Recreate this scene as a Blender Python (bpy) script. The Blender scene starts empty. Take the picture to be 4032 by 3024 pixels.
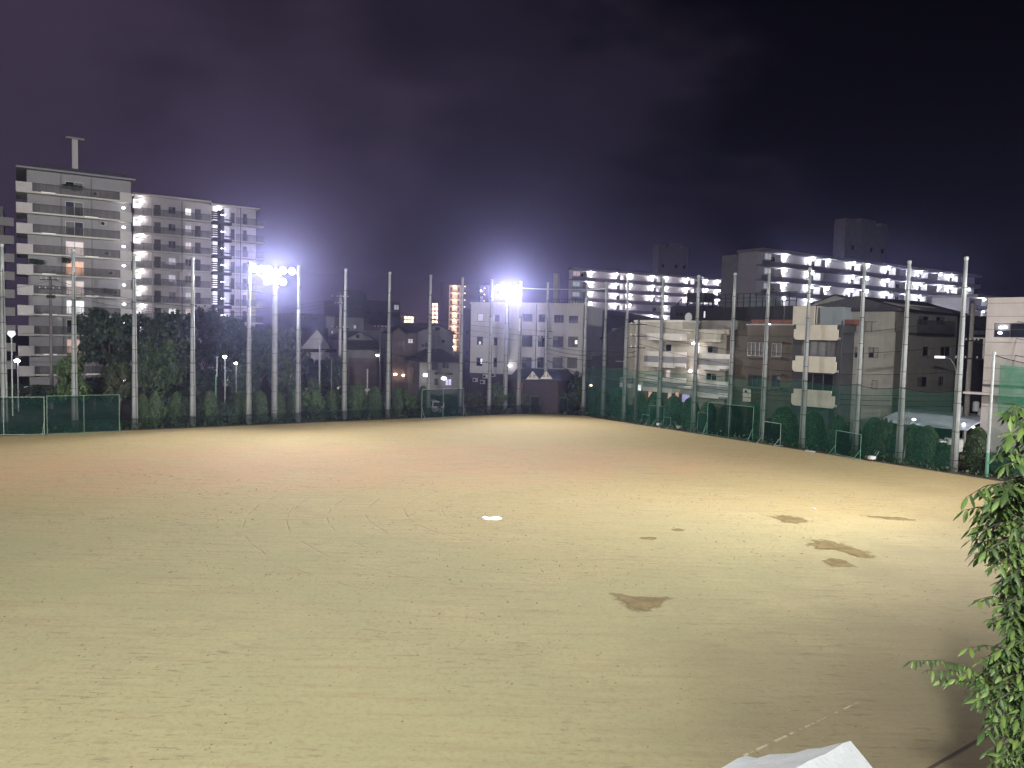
import bpy, math, random
import numpy as np
from mathutils import Vector, Matrix
random.seed(7); RNG = np.random.default_rng(7)
HAZE, LAMP = .0005, 62.0
SC = bpy.context.scene
COL = SC.collection
R = math.radians

# ------------------------------------------------------------------ camera, sky, exposure
F_PX, PITCH, ROLL, CAM_H = 3029.0, 0.06156, 0.02442, 10.0      # focal length in photograph pixels (4032 wide)
_rp = np.array([[1, 0, 0], [0, -math.sin(PITCH), -math.cos(PITCH)], [0, math.cos(PITCH), -math.sin(PITCH)]])
_rr = np.array([[math.cos(ROLL), -math.sin(ROLL), 0], [math.sin(ROLL), math.cos(ROLL), 0], [0, 0, 1]])
CAMR = _rr @ _rp                                                # rows: right, down, forward
cam_d = bpy.data.cameras.new('camera')
cam_d.sensor_width = 36.0
cam_d.lens = F_PX / 4032 * 36
cam_d.clip_end = 3000
cam = bpy.data.objects.new('camera', cam_d)
cam.matrix_world = Matrix(((CAMR[0][0], -CAMR[1][0], -CAMR[2][0], 0), (CAMR[0][1], -CAMR[1][1], -CAMR[2][1], 0),
                           (CAMR[0][2], -CAMR[1][2], -CAMR[2][2], CAM_H), (0, 0, 0, 1)))
COL.objects.link(cam)
SC.camera = cam

W = bpy.data.worlds.new('World'); SC.world = W; W.use_nodes = True
SC.view_settings.view_transform = 'Standard'
SC.view_settings.look = 'None'
SC.view_settings.exposure = 0.0
SC.view_settings.gamma = 1.0
SC.cycles.use_denoising = True
try:
    SC.cycles.denoiser = 'OPENIMAGEDENOISE'
except Exception:
    pass
SC.cycles.max_bounces = 6
SC.cycles.diffuse_bounces = 2
SC.cycles.glossy_bounces = 2
SC.cycles.transmission_bounces = 3
SC.cycles.transparent_max_bounces = 16
SC.cycles.volume_bounces = 0
SC.cycles.caustics_reflective = False
SC.cycles.caustics_refractive = False
SC.cycles.sample_clamp_indirect = 4.0

def build_sky():
    """Night sky of a city: low cloud lit violet from below on the left, clear and nearly black on the right."""
    nt = W.node_tree; N = nt.nodes; L = nt.links
    bg = N['Background']
    sky = N.new('ShaderNodeTexSky'); sky.sky_type = 'NISHITA'; sky.sun_disc = False
    sky.sun_elevation = R(-6); sky.sun_rotation = R(200)
    tc = N.new('ShaderNodeTexCoord')
    sep = N.new('ShaderNodeSeparateXYZ'); L.new(tc.outputs['Generated'], sep.inputs[0])
    mp = N.new('ShaderNodeMapping'); mp.inputs['Scale'].default_value = (1.6, 1.6, 3.2); L.new(tc.outputs['Generated'], mp.inputs[0])
    no = N.new('ShaderNodeTexNoise'); no.inputs['Scale'].default_value = 1.7; no.inputs['Detail'].default_value = 5; no.inputs['Roughness'].default_value = .55
    L.new(mp.outputs[0], no.inputs['Vector'])
    def math_(op, a, b):
        m = N.new('ShaderNodeMath'); m.operation = op
        for k, v in ((0, a), (1, b)):
            if isinstance(v, (int, float)): m.inputs[k].default_value = v
            else: L.new(v, m.inputs[k])
        return m.outputs[0]
    # towards the town (-x) the cloud is lit; towards +x it is clear
    side = math_('MULTIPLY_ADD', sep.outputs['X'], -1.15); side.node.inputs[2].default_value = .40
    cloud = math_('MULTIPLY_ADD', no.outputs['Fac'], 1.5); cloud.node.inputs[2].default_value = -.75
    f = math_('ADD', side, cloud)
    up = math_('MULTIPLY', math_('ABSOLUTE', sep.outputs['Z'], 0), -.75)
    f = math_('ADD', f, math_('ADD', up, .20))
    ramp = N.new('ShaderNodeValToRGB'); ramp.color_ramp.interpolation = 'EASE'
    cr = ramp.color_ramp.elements
    cr[0].position = 0.0; cr[0].color = (.0022, .0020, .0040, 1)
    cr[1].position = 1.0; cr[1].color = (.045, .033, .058, 1)
    e = cr.new(.35); e.color = (.0145, .0112, .021, 1)
    L.new(f, ramp.inputs[0])
    mix = N.new('ShaderNodeMixRGB'); mix.blend_type = 'ADD'; mix.inputs[0].default_value = 1.0
    sc = N.new('ShaderNodeMixRGB'); sc.blend_type = 'MULTIPLY'; sc.inputs[0].default_value = 1.0; sc.inputs[2].default_value = (.004, .004, .004, 1)
    L.new(sky.outputs[0], sc.inputs[1]); L.new(ramp.outputs[0], mix.inputs[1]); L.new(sc.outputs[0], mix.inputs[2])
    L.new(mix.outputs[0], bg.inputs['Color']); bg.inputs['Strength'].default_value = 1.0
build_sky()

# ------------------------------------------------------------------ helpers: pixels of the photograph -> points of the place
def ray(px, py):
    return np.array([(px - 2016) / F_PX, (py - 1512) / F_PX, 1.0]) @ CAMR
def on_z(px, py, z=0.0):
    d = ray(px, py); t = (z - CAM_H) / d[2]; return np.array([d[0] * t, d[1] * t, z])
def at(px, py, Y):
    d = ray(px, py); t = Y / d[1]; return np.array([d[0] * t, Y, CAM_H + d[2] * t])

# ------------------------------------------------------------------ helpers: materials
MAT = {}
def mat(name, col=(.5, .5, .5), rough=.8, var=.12, scale=3.0, bump=0.0, bscale=None, metal=0.0, spec=None, streak=0.0, trans=0.0):
    m = bpy.data.materials.new(name); m.use_nodes = True
    nt = m.node_tree; N = nt.nodes; L = nt.links; b = N['Principled BSDF']
    b.inputs['Roughness'].default_value = rough; b.inputs['Metallic'].default_value = metal
    if spec is not None: b.inputs['Specular IOR Level'].default_value = spec
    tc = N.new('ShaderNodeTexCoord')
    no = N.new('ShaderNodeTexNoise'); no.inputs['Scale'].default_value = scale; no.inputs['Detail'].default_value = 5; no.inputs['Roughness'].default_value = .65
    L.new(tc.outputs['Object'], no.inputs['Vector'])
    hi = tuple(min(1, c * (1 + var * 1.6)) for c in col); lo = tuple(c * (1 - var * 1.6) for c in col)
    rp = N.new('ShaderNodeValToRGB'); rp.color_ramp.elements[0].position = .3; rp.color_ramp.elements[1].position = .7
    rp.color_ramp.elements[0].color = (*lo, 1); rp.color_ramp.elements[1].color = (*hi, 1)
    L.new(no.outputs['Fac'], rp.inputs[0])
    out = rp.outputs[0]
    if streak:
        mp = N.new('ShaderNodeMapping'); mp.inputs['Scale'].default_value = (3.7, 3.7, .22); L.new(tc.outputs['Object'], mp.inputs[0])
        n2 = N.new('ShaderNodeTexNoise'); n2.inputs['Scale'].default_value = 1.0; n2.inputs['Detail'].default_value = 8; n2.inputs['Roughness'].default_value = .7; L.new(mp.outputs[0], n2.inputs['Vector'])
        r2 = N.new('ShaderNodeValToRGB'); r2.color_ramp.elements[0].position = .25; r2.color_ramp.elements[1].position = .62
        g = 1 - streak; r2.color_ramp.elements[0].color = (g, g * .97, g * .92, 1); r2.color_ramp.elements[1].color = (1, 1, 1, 1)
        L.new(n2.outputs['Fac'], r2.inputs[0])
        mu = N.new('ShaderNodeMixRGB'); mu.blend_type = 'MULTIPLY'; mu.inputs[0].default_value = 1
        L.new(out, mu.inputs[1]); L.new(r2.outputs[0], mu.inputs[2]); out = mu.outputs[0]
    L.new(out, b.inputs['Base Color'])
    if bump:
        nb = N.new('ShaderNodeTexNoise'); nb.inputs['Scale'].default_value = bscale or scale * 6; nb.inputs['Detail'].default_value = 4
        L.new(tc.outputs['Object'], nb.inputs['Vector'])
        bp = N.new('ShaderNodeBump'); bp.inputs['Strength'].default_value = bump; bp.inputs['Distance'].default_value = .05
        L.new(nb.outputs['Fac'], bp.inputs['Height']); L.new(bp.outputs[0], b.inputs['Normal'])
    if trans:
        tr = N.new('ShaderNodeBsdfTranslucent'); L.new(out, tr.inputs['Color'])
        ms = N.new('ShaderNodeMixShader'); ms.inputs[0].default_value = trans
        L.new(b.outputs[0], ms.inputs[1]); L.new(tr.outputs[0], ms.inputs[2]); L.new(ms.outputs[0], N['Material Output'].inputs['Surface'])
    MAT[name] = m; return m
def emit(name, col, strength, sample=True, var=0.0, base=(.6, .6, .6)):
    m = bpy.data.materials.new(name); m.use_nodes = True
    nt = m.node_tree; N = nt.nodes; L = nt.links; b = N['Principled BSDF']
    b.inputs['Base Color'].default_value = (*base, 1); b.inputs['Roughness'].default_value = .5
    b.inputs['Emission Color'].default_value = (*col, 1); b.inputs['Emission Strength'].default_value = strength
    if var:
        tc = N.new('ShaderNodeTexCoord'); no = N.new('ShaderNodeTexNoise'); no.inputs['Scale'].default_value = 1.6; no.inputs['Detail'].default_value = 3
        L.new(tc.outputs['Object'], no.inputs['Vector'])
        rp = N.new('ShaderNodeValToRGB'); rp.color_ramp.elements[0].position = .35; rp.color_ramp.elements[1].position = .62
        rp.color_ramp.elements[0].color = (*[c * (1 - var) for c in col], 1); rp.color_ramp.elements[1].color = (*col, 1)
        L.new(no.outputs['Fac'], rp.inputs[0]); L.new(rp.outputs[0], b.inputs['Emission Color'])
    if not sample: m.cycles.emission_sampling = 'NONE'
    MAT[name] = m; return m
def netmat(name, col, alpha, scale=0):
    """Fine woven netting: the cords are far below a pixel, so each point is part cord, part hole."""
    m = bpy.data.materials.new(name); m.use_nodes = True
    nt = m.node_tree; N = nt.nodes; L = nt.links
    N.remove(N['Principled BSDF'])
    d = N.new('ShaderNodeBsdfDiffuse'); d.inputs['Color'].default_value = (*col, 1)
    t2 = N.new('ShaderNodeBsdfTranslucent'); t2.inputs['Color'].default_value = (*col, 1)
    mm = N.new('ShaderNodeMixShader'); mm.inputs[0].default_value = .3; L.new(d.outputs[0], mm.inputs[1]); L.new(t2.outputs[0], mm.inputs[2])
    t = N.new('ShaderNodeBsdfTransparent')
    ms = N.new('ShaderNodeMixShader')
    tc = N.new('ShaderNodeTexCoord'); no = N.new('ShaderNodeTexNoise'); no.inputs['Scale'].default_value = .7; no.inputs['Detail'].default_value = 4
    L.new(tc.outputs['Object'], no.inputs['Vector'])
    ma = N.new('ShaderNodeMapRange'); ma.inputs['From Min'].default_value = .3; ma.inputs['From Max'].default_value = .7
    ma.inputs['To Min'].default_value = alpha * .7; ma.inputs['To Max'].default_value = alpha * 1.25
    L.new(no.outputs['Fac'], ma.inputs['Value']); L.new(ma.outputs[0], ms.inputs[0])
    L.new(t.outputs[0], ms.inputs[1]); L.new(mm.outputs[0], ms.inputs[2]); L.new(ms.outputs[0], N['Material Output'].inputs['Surface'])
    MAT[name] = m; return m
def glassmat(name, col, rough=.08):
    m = mat(name, col, rough, .25, 1.2); m.node_tree.nodes['Principled BSDF'].inputs['Specular IOR Level'].default_value = .6; return m

# ------------------------------------------------------------------ helpers: meshes and objects
class MB:
    def __init__(s): s.v = []; s.f = []; s.mi = []
    def add(s, v, f, mi=0):
        o = len(s.v); s.v += [tuple(map(float, p)) for p in v]; s.f += [tuple(i + o for i in q) for q in f]; s.mi += [mi] * len(f); return s
    def box(s, x0, x1, y0, y1, z0, z1, mi=0):
        return s.add([(x0, y0, z0), (x1, y0, z0), (x1, y1, z0), (x0, y1, z0), (x0, y0, z1), (x1, y0, z1), (x1, y1, z1), (x0, y1, z1)],
                     [(0, 3, 2, 1), (4, 5, 6, 7), (0, 1, 5, 4), (1, 2, 6, 5), (2, 3, 7, 6), (3, 0, 4, 7)], mi)
    def bbox(s, x0, x1, y0, y1, z0, z1, c=.05, mi=0):
        """box with chamfered vertical edges"""
        p = [(x0 + c, y0), (x1 - c, y0), (x1, y0 + c), (x1, y1 - c), (x1 - c, y1), (x0 + c, y1), (x0, y1 - c), (x0, y0 + c)]
        return s.prism(p, z0, z1, mi)
    def prism(s, poly, z0, z1, mi=0):
        n = len(poly); v = [(x, y, z0) for x, y in poly] + [(x, y, z1) for x, y in poly]
        return s.add(v, [tuple(range(n))[::-1], tuple(range(n, 2 * n))] + [(i, (i + 1) % n, n + (i + 1) % n, n + i) for i in range(n)], mi)
    def xprism(s, poly_xz, y0, y1, mi=0):
        """outline in x-z extruded along y"""
        n = len(poly_xz); v = [(x, y0, z) for x, z in poly_xz] + [(x, y1, z) for x, z in poly_xz]
        return s.add(v, [tuple(range(n)), tuple(range(n, 2 * n))[::-1]] + [((i + 1) % n, i, n + i, n + (i + 1) % n) for i in range(n)], mi)
    def yprism(s, poly_yz, x0, x1, mi=0):
        n = len(poly_yz); v = [(x0, y, z) for y, z in poly_yz] + [(x1, y, z) for y, z in poly_yz]
        return s.add(v, [tuple(range(n))[::-1], tuple(range(n, 2 * n))] + [(i, (i + 1) % n, n + (i + 1) % n, n + i) for i in range(n)], mi)
    def tube(s, pts, r, n=6, mi=0, caps=True):
        pts = [Vector(p) for p in pts]; rs = r if isinstance(r, (list, tuple)) else [r] * len(pts)
        rings = []; prev = None
        for i, p in enumerate(pts):
            t = (pts[min(i + 1, len(pts) - 1)] - pts[max(i - 1, 0)]).normalized()
            a = Vector((0, 0, 1)) if abs(t.z) < .95 else Vector((1, 0, 0))
            if prev is not None: a = prev
            x = (a - t * a.dot(t)).normalized(); y = t.cross(x); prev = x
            rings.append([p + (x * math.cos(2 * math.pi * k / n) + y * math.sin(2 * math.pi * k / n)) * rs[i] for k in range(n)])
        v = [q for rg in rings for q in rg]; f = []
        for i in range(len(pts) - 1):
            for k in range(n):
                f.append((i * n + k, i * n + (k + 1) % n, (i + 1) * n + (k + 1) % n, (i + 1) * n + k))
        if caps: f.append(tuple(range(n))[::-1]); f.append(tuple((len(pts) - 1) * n + k for k in range(n)))
        return s.add(v, f, mi)
    def quad(s, a, b, c, d, mi=0): return s.add([a, b, c, d], [(0, 1, 2, 3)], mi)
    def ball(s, c, r, n=8, m=5, sz=1.0, mi=0):
        v = [(c[0], c[1], c[2] - r * sz)]; f = []
        for j in range(1, m):
            t = math.pi * j / m
            for k in range(n):
                a = 2 * math.pi * k / n
                v.append((c[0] + r * math.sin(t) * math.cos(a), c[1] + r * math.sin(t) * math.sin(a), c[2] - r * sz * math.cos(t)))
        v.append((c[0], c[1], c[2] + r * sz)); top = len(v) - 1
        for k in range(n):
            f.append((0, 1 + (k + 1) % n, 1 + k)); f.append((top, 1 + (m - 2) * n + k, 1 + (m - 2) * n + (k + 1) % n))
        for j in range(m - 2):
            for k in range(n):
                a = 1 + j * n + k; b = 1 + j * n + (k + 1) % n; f.append((a, b, b + n, a + n))
        return s.add(v, f, mi)
    def mesh(s, name, mats, smooth=False):
        me = bpy.data.meshes.new(name); me.from_pydata(s.v, [], s.f)
        for m in (mats if isinstance(mats, (list, tuple)) else [mats]): me.materials.append(MAT[m])
        if any(s.mi): me.polygons.foreach_set('material_index', s.mi)
        if smooth: me.polygons.foreach_set('use_smooth', [True] * len(me.polygons))
        me.update(); return me
    def build(s, name, mats, parent=None, loc=(0, 0, 0), rz=0, smooth=False):
        return inst(name, s.mesh(name, mats, smooth), parent, loc, rz)
def inst(name, me, parent=None, loc=(0, 0, 0), rz=0, scale=None):
    o = bpy.data.objects.new(name, me); COL.objects.link(o); o.parent = parent
    o.location = loc; o.rotation_euler = (0, 0, rz)
    if scale: o.scale = scale
    return o
def np_mesh(name, V, Fq, mats, mi=None, smooth=False):
    me = bpy.data.meshes.new(name); n = len(Fq); k = Fq.shape[1]
    me.vertices.add(len(V)); me.vertices.foreach_set('co', np.asarray(V, np.float32).ravel())
    me.loops.add(n * k); me.loops.foreach_set('vertex_index', np.asarray(Fq, np.int32).ravel())
    me.polygons.add(n); me.polygons.foreach_set('loop_start', np.arange(0, n * k, k, dtype=np.int32))
    for m in (mats if isinstance(mats, (list, tuple)) else [mats]): me.materials.append(MAT[m])
    if mi is not None: me.polygons.foreach_set('material_index', np.asarray(mi, np.int32))
    if smooth: me.polygons.foreach_set('use_smooth', np.ones(n, bool))
    me.update(calc_edges=True); return me
def tag(o, label=None, cat=None, group=None, kind=None):
    for k, v in (('label', label), ('category', cat), ('group', group), ('kind', kind)):
        if v: o[k] = v
    return o
def thing(name, label, cat, loc=(0, 0, 0), rz=0, group=None):
    o = bpy.data.objects.new(name, None); COL.objects.link(o); o.location = loc; o.rotation_euler = (0, 0, rz); o.empty_display_size = .3
    return tag(o, label, cat, group)
KIDS = {}
def copy_tree(o, parent=None, loc=None, rz=None, label=None):
    c = o.copy(); COL.objects.link(c); c.parent = parent
    if loc is not None: c.location = loc
    if rz is not None: c.rotation_euler = (0, 0, rz)
    if label: c['label'] = label
    for ch in list(o.children): copy_tree(ch, c)
    return c
ORD = ['first', 'second', 'third', 'fourth', 'fifth', 'sixth', 'seventh', 'eighth', 'ninth', 'tenth', 'eleventh', 'twelfth', 'thirteenth', 'fourteenth', 'fifteenth', 'sixteenth']

# ------------------------------------------------------------------ palette
mat('concrete_pole', (.265, .285, .285), .75, .10, 2.0, .15, 30, streak=.36)
mat('steel_pole', (.34, .37, .365), .5, .08, 3.0, metal=.2)
mat('band_steel', (.05, .055, .06), .5, .2, 6)
mat('cable_black', (.02, .02, .022), .6, .2, 8)
mat('housing', (.35, .36, .37), .5, .1, 5, metal=.3)
emit('lens_glow', (1.0, .97, 1.0), 90.0)
# ------------------------------------------------------------------ ground
def field_material():
    m = bpy.data.materials.new('field_sand'); m.use_nodes = True
    nt = m.node_tree; N = nt.nodes; L = nt.links; b = N['Principled BSDF']; b.inputs['Roughness'].default_value = .9
    b.inputs['Specular IOR Level'].default_value = .25
    tc = N.new('ShaderNodeTexCoord'); P = tc.outputs['Object']
    def M(op, a, b_=0.0, c=0.0):
        n = N.new('ShaderNodeMath'); n.operation = op
        for k, v in enumerate((a, b_, c)):
            if isinstance(v, (int, float)): n.inputs[k].default_value = v
            else: L.new(v, n.inputs[k])
        return n.outputs[0]
    def noise(scale, detail=4, rough=.55, vec=None, sc=None):
        n = N.new('ShaderNodeTexNoise'); n.inputs['Scale'].default_value = scale; n.inputs['Detail'].default_value = detail; n.inputs['Roughness'].default_value = rough
        v = vec or P
        if sc:
            mp = N.new('ShaderNodeMapping'); mp.inputs['Scale'].default_value = sc[0]; mp.inputs['Rotation'].default_value = (0, 0, sc[1]); L.new(v, mp.inputs[0]); v = mp.outputs[0]
        L.new(v, n.inputs['Vector']); return n.outputs['Fac']
    def mixc(f, a, b_):
        n = N.new('ShaderNodeMixRGB')
        if isinstance(f, (int, float)): n.inputs[0].default_value = f
        else: L.new(f, n.inputs[0])
        for k, v in ((1, a), (2, b_)):
            if isinstance(v, tuple): n.inputs[k].default_value = (*v, 1)
            else: L.new(v, n.inputs[k])
        return n.outputs[0]
    def clampr(v, lo, hi, a=0.0, b_=1.0):
        n = N.new('ShaderNodeMapRange'); n.interpolation_type = 'SMOOTHSTEP'
        n.inputs['From Min'].default_value = lo; n.inputs['From Max'].default_value = hi; n.inputs['To Min'].default_value = a; n.inputs['To Max'].default_value = b_
        L.new(v, n.inputs['Value']); return n.outputs[0]
    sep = N.new('ShaderNodeSeparateXYZ'); L.new(P, sep.inputs[0]); X, Y = sep.outputs['X'], sep.outputs['Y']
    big = noise(.045, 4); mid = noise(.25, 5); fine = noise(6.0, 4, .7); grain = noise(60, 3, .8)
    sweep = noise(1.0, 4, .6, sc=((.22, 3.2, 1), R(5)))            # drag-mat sweeps run across the field
    # greyer tone on the near half, redder ellipse in the middle distance, ochre sand elsewhere
    wob = M('MULTIPLY_ADD', big, 30.0, -15.0)
    yy = M('ADD', Y, wob)
    near_mask = clampr(yy, 30, 52, 1.0, 0.0)
    dx = M('DIVIDE', M('ADD', X, 12.0), 34.0); dy = M('DIVIDE', M('SUBTRACT', M('ADD', Y, M('MULTIPLY', X, -.22)), 61.0), 11.0)
    rr = M('ADD', M('ADD', M('MULTIPLY', dx, dx), M('MULTIPLY', dy, dy)), M('MULTIPLY_ADD', mid, 1.2, -.6))
    orange_mask = clampr(rr, .15, 1.35, 1.0, 0.0)
    c = mixc(near_mask, SAND, NEAR_TONE)
    c = mixc(M('MULTIPLY', orange_mask, .75), c, ORANGE_TONE)
    c = mixc(clampr(mid, .38, .72, 0, .40), c, (.45, .38, .21)); c = mixc(clampr(noise(.9, 6, .7), .52, .8, 0, .3), c, (.29, .235, .125))
    c = mixc(M('MULTIPLY', clampr(sweep, .45, .75, 0, .45), clampr(mid, .3, .6, .35, 1.0)), c, (.26, .19, .11))
    c = mixc(clampr(fine, .46, .78, 0, .55), c, (.24, .185, .105)); c = mixc(clampr(noise(2.6, 5, .75), .50, .72, 0, .35), c, (.265, .215, .125))
    # tyre arcs left by the grader
    def arcs(cx, cy, r0, r1, step, a0):
        ddx = M('SUBTRACT', X, cx); ddy = M('SUBTRACT', Y, cy)
        r = M('SQRT', M('ADD', M('MULTIPLY', ddx, ddx), M('MULTIPLY', ddy, ddy)))
        w = M('PINGPONG', M('ADD', r, M('MULTIPLY', mid, .8)), step * .5)
        line = clampr(w, .0, .09, 1.0, 0.0)
        band = M('MULTIPLY', clampr(r, r0, r0 + 1.5), clampr(r, r1 - 1.5, r1, 1, 0))
        brk = clampr(noise(.5, 3), .42, .6)
        side = clampr(M('ADD', ddx, M('MULTIPLY', ddy, a0)), -4, 2, 1, 0)
        return M('MULTIPLY', M('MULTIPLY', line, band), M('MULTIPLY', brk, side))
    tr = M('ADD', arcs(2.0, 44.0, 5, 19, 2.1, .2), M('MULTIPLY', arcs(-60.0, 20.0, 24, 31, 1.7, -2.0), .6))
    scuff = M('MULTIPLY', clampr(noise(2.2, 3, .6, sc=((.55, 2.4, 1), R(-8))), .575, .66), clampr(noise(.16, 3), .42, .60))
    c = mixc(M('MULTIPLY', scuff, .60), c, (.20, .155, .09)); c = mixc(clampr(noise(14, 3, .8), .55, .75, 0, .30), c, (.52, .44, .27))
    c = mixc(M('MULTIPLY', tr, .24), c, (.18, .13, .08))
    # shade of tree and school painted brown into the near right corner
    damp = M('MULTIPLY', clampr(M('ADD', M('ADD', Y, M('MULTIPLY', X, -1.1)), M('MULTIPLY_ADD', mid, 14.0, -7.0)), 8, 24, 1, 0), clampr(X, 2, 7))  # mask of the painted shade
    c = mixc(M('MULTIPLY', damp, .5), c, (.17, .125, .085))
    L.new(c, b.inputs['Base Color'])
    h = M('ADD', M('MULTIPLY', fine, .5), M('ADD', M('MULTIPLY', grain, .18), M('MULTIPLY', sweep, .8)))
    h = M('SUBTRACT', h, M('MULTIPLY', tr, .5))
    bp = N.new('ShaderNodeBump'); bp.inputs['Strength'].default_value = .55; bp.inputs['Distance'].default_value = .06
    L.new(h, bp.inputs['Height']); L.new(bp.outputs[0], b.inputs['Normal'])
    MAT['field_sand'] = m
FLOOD = 365.0
SAND, NEAR_TONE, ORANGE_TONE = (.44, .345, .165), (.345, .326, .176), (.51, .325, .18)
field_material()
mat('asphalt', (.055, .055, .058), .9, .2, .8, .3, 20)
mat('planting_soil', (.055, .045, .032), .95, .35, 1.5, .5, 9)
def wet_material():
    """damp sand that dries out towards its rim"""
    m = mat('wet_sand', (.225, .17, .07), .65, .25, 1.2, .15, 12); nt = m.node_tree; N = nt.nodes; L = nt.links
    at_ = N.new('ShaderNodeAttribute'); at_.attribute_name = 'damp'; no = N.new('ShaderNodeTexNoise'); no.inputs['Scale'].default_value = 2.2; no.inputs['Detail'].default_value = 7
    tc = N.new('ShaderNodeTexCoord'); L.new(tc.outputs['Object'], no.inputs['Vector']); mu = N.new('ShaderNodeMath'); mu.operation = 'MULTIPLY_ADD'; mu.inputs[1].default_value = 1.3; mu.inputs[2].default_value = -.65; L.new(no.outputs['Fac'], mu.inputs[0])
    ad = N.new('ShaderNodeMath'); ad.operation = 'ADD'; ad.use_clamp = True; L.new(at_.outputs['Fac'], ad.inputs[0]); L.new(mu.outputs[0], ad.inputs[1])
    rp = N.new('ShaderNodeMapRange'); rp.interpolation_type = 'SMOOTHSTEP'; rp.inputs['From Min'].default_value = .12; rp.inputs['From Max'].default_value = .75; rp.inputs['To Max'].default_value = .85; L.new(ad.outputs[0], rp.inputs['Value'])
    t = N.new('ShaderNodeBsdfTransparent'); ms = N.new('ShaderNodeMixShader'); L.new(rp.outputs[0], ms.inputs[0]); L.new(t.outputs[0], ms.inputs[1]); L.new(N['Principled BSDF'].outputs[0], ms.inputs[2]); L.new(ms.outputs[0], N['Material Output'].inputs['Surface'])
wet_material()
mat('chalk', (.40, .36, .255), .9, .3, 2.0)
m = mat('water', (.10, .085, .055), .10, .1, 1, .6, 9); m.node_tree.nodes['Principled BSDF'].inputs['Specular IOR Level'].default_value = .9
mat('groove', (.06, .042, .03), .9, .2, 3)

# poles of the safety-net fence: (foot in the photograph); the two fence sides meet at a clipped corner
POLE_PX = [(19, 1712), (290, 1691), (532, 1689), (755, 1677), (977, 1669), (1174, 1662), (1359, 1655), (1532, 1648), (1691, 1641), (1817, 1636), (1930, 1631), (2040, 1627), (2144, 1627), (2296, 1634),
           (2396, 1643), (2491, 1655), (2605, 1677), (2714, 1700), (2849, 1722), (2996, 1741), (3155, 1765), (3340, 1800), (3533, 1824), (3747, 1858)]
POLES = [on_z(*p)[:2] for p in POLE_PX]
UL = np.array([.831, .556]); VR = np.array([.559, -.829])       # along the left fence, along the right fence (towards the camera)
def fit_line(pts, d):
    c = np.mean(pts, 0); return [c + d * np.dot(p - c, d) for p in pts]
POLES[:11] = fit_line(POLES[:11], UL); POLES[14:] = fit_line(POLES[14:], VR)
FACE = [np.array([.556, -.831])] * 11 + [np.array([.18, -.98])] * 3 + [np.array([-.829, -.559])] * 10   # towards the field
POLE_H = 17.2
ground = MB(); ground.quad((-900, -300, 0), (900, -300, 0), (900, 1300, 0), (-900, 1300, 0))
tag(ground.build('ground', 'asphalt'), kind='structure')
edge = [POLES[0] - UL * 70 + FACE[0] * 1.3] + [p + f * 1.3 for p, f in zip(POLES, FACE)]
last = POLES[-1] + FACE[-1] * 1.3
fpoly = edge + [last + VR * 75, np.array([30., -25.]), np.array([-110., -25.])]
def sheet(name, poly, z, material):
    b = MB(); b.add([(p[0], p[1], z) for p in poly], [tuple(range(len(poly)))[::-1]]); o = b.build(name, material); me = o.data
    if me.polygons[0].normal.z < 0: me.flip_normals()
    return tag(o, kind='structure')
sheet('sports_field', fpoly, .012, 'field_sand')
back = [POLES[0] - UL * 70 - FACE[0] * 6] + [p - f * 6 for p, f in zip(POLES, FACE)] + [POLES[-1] - FACE[-1] * 6 + VR * 40]
sheet('planting_strip', edge + [last + VR * 40] + back[::-1], .006, 'planting_soil')

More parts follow.
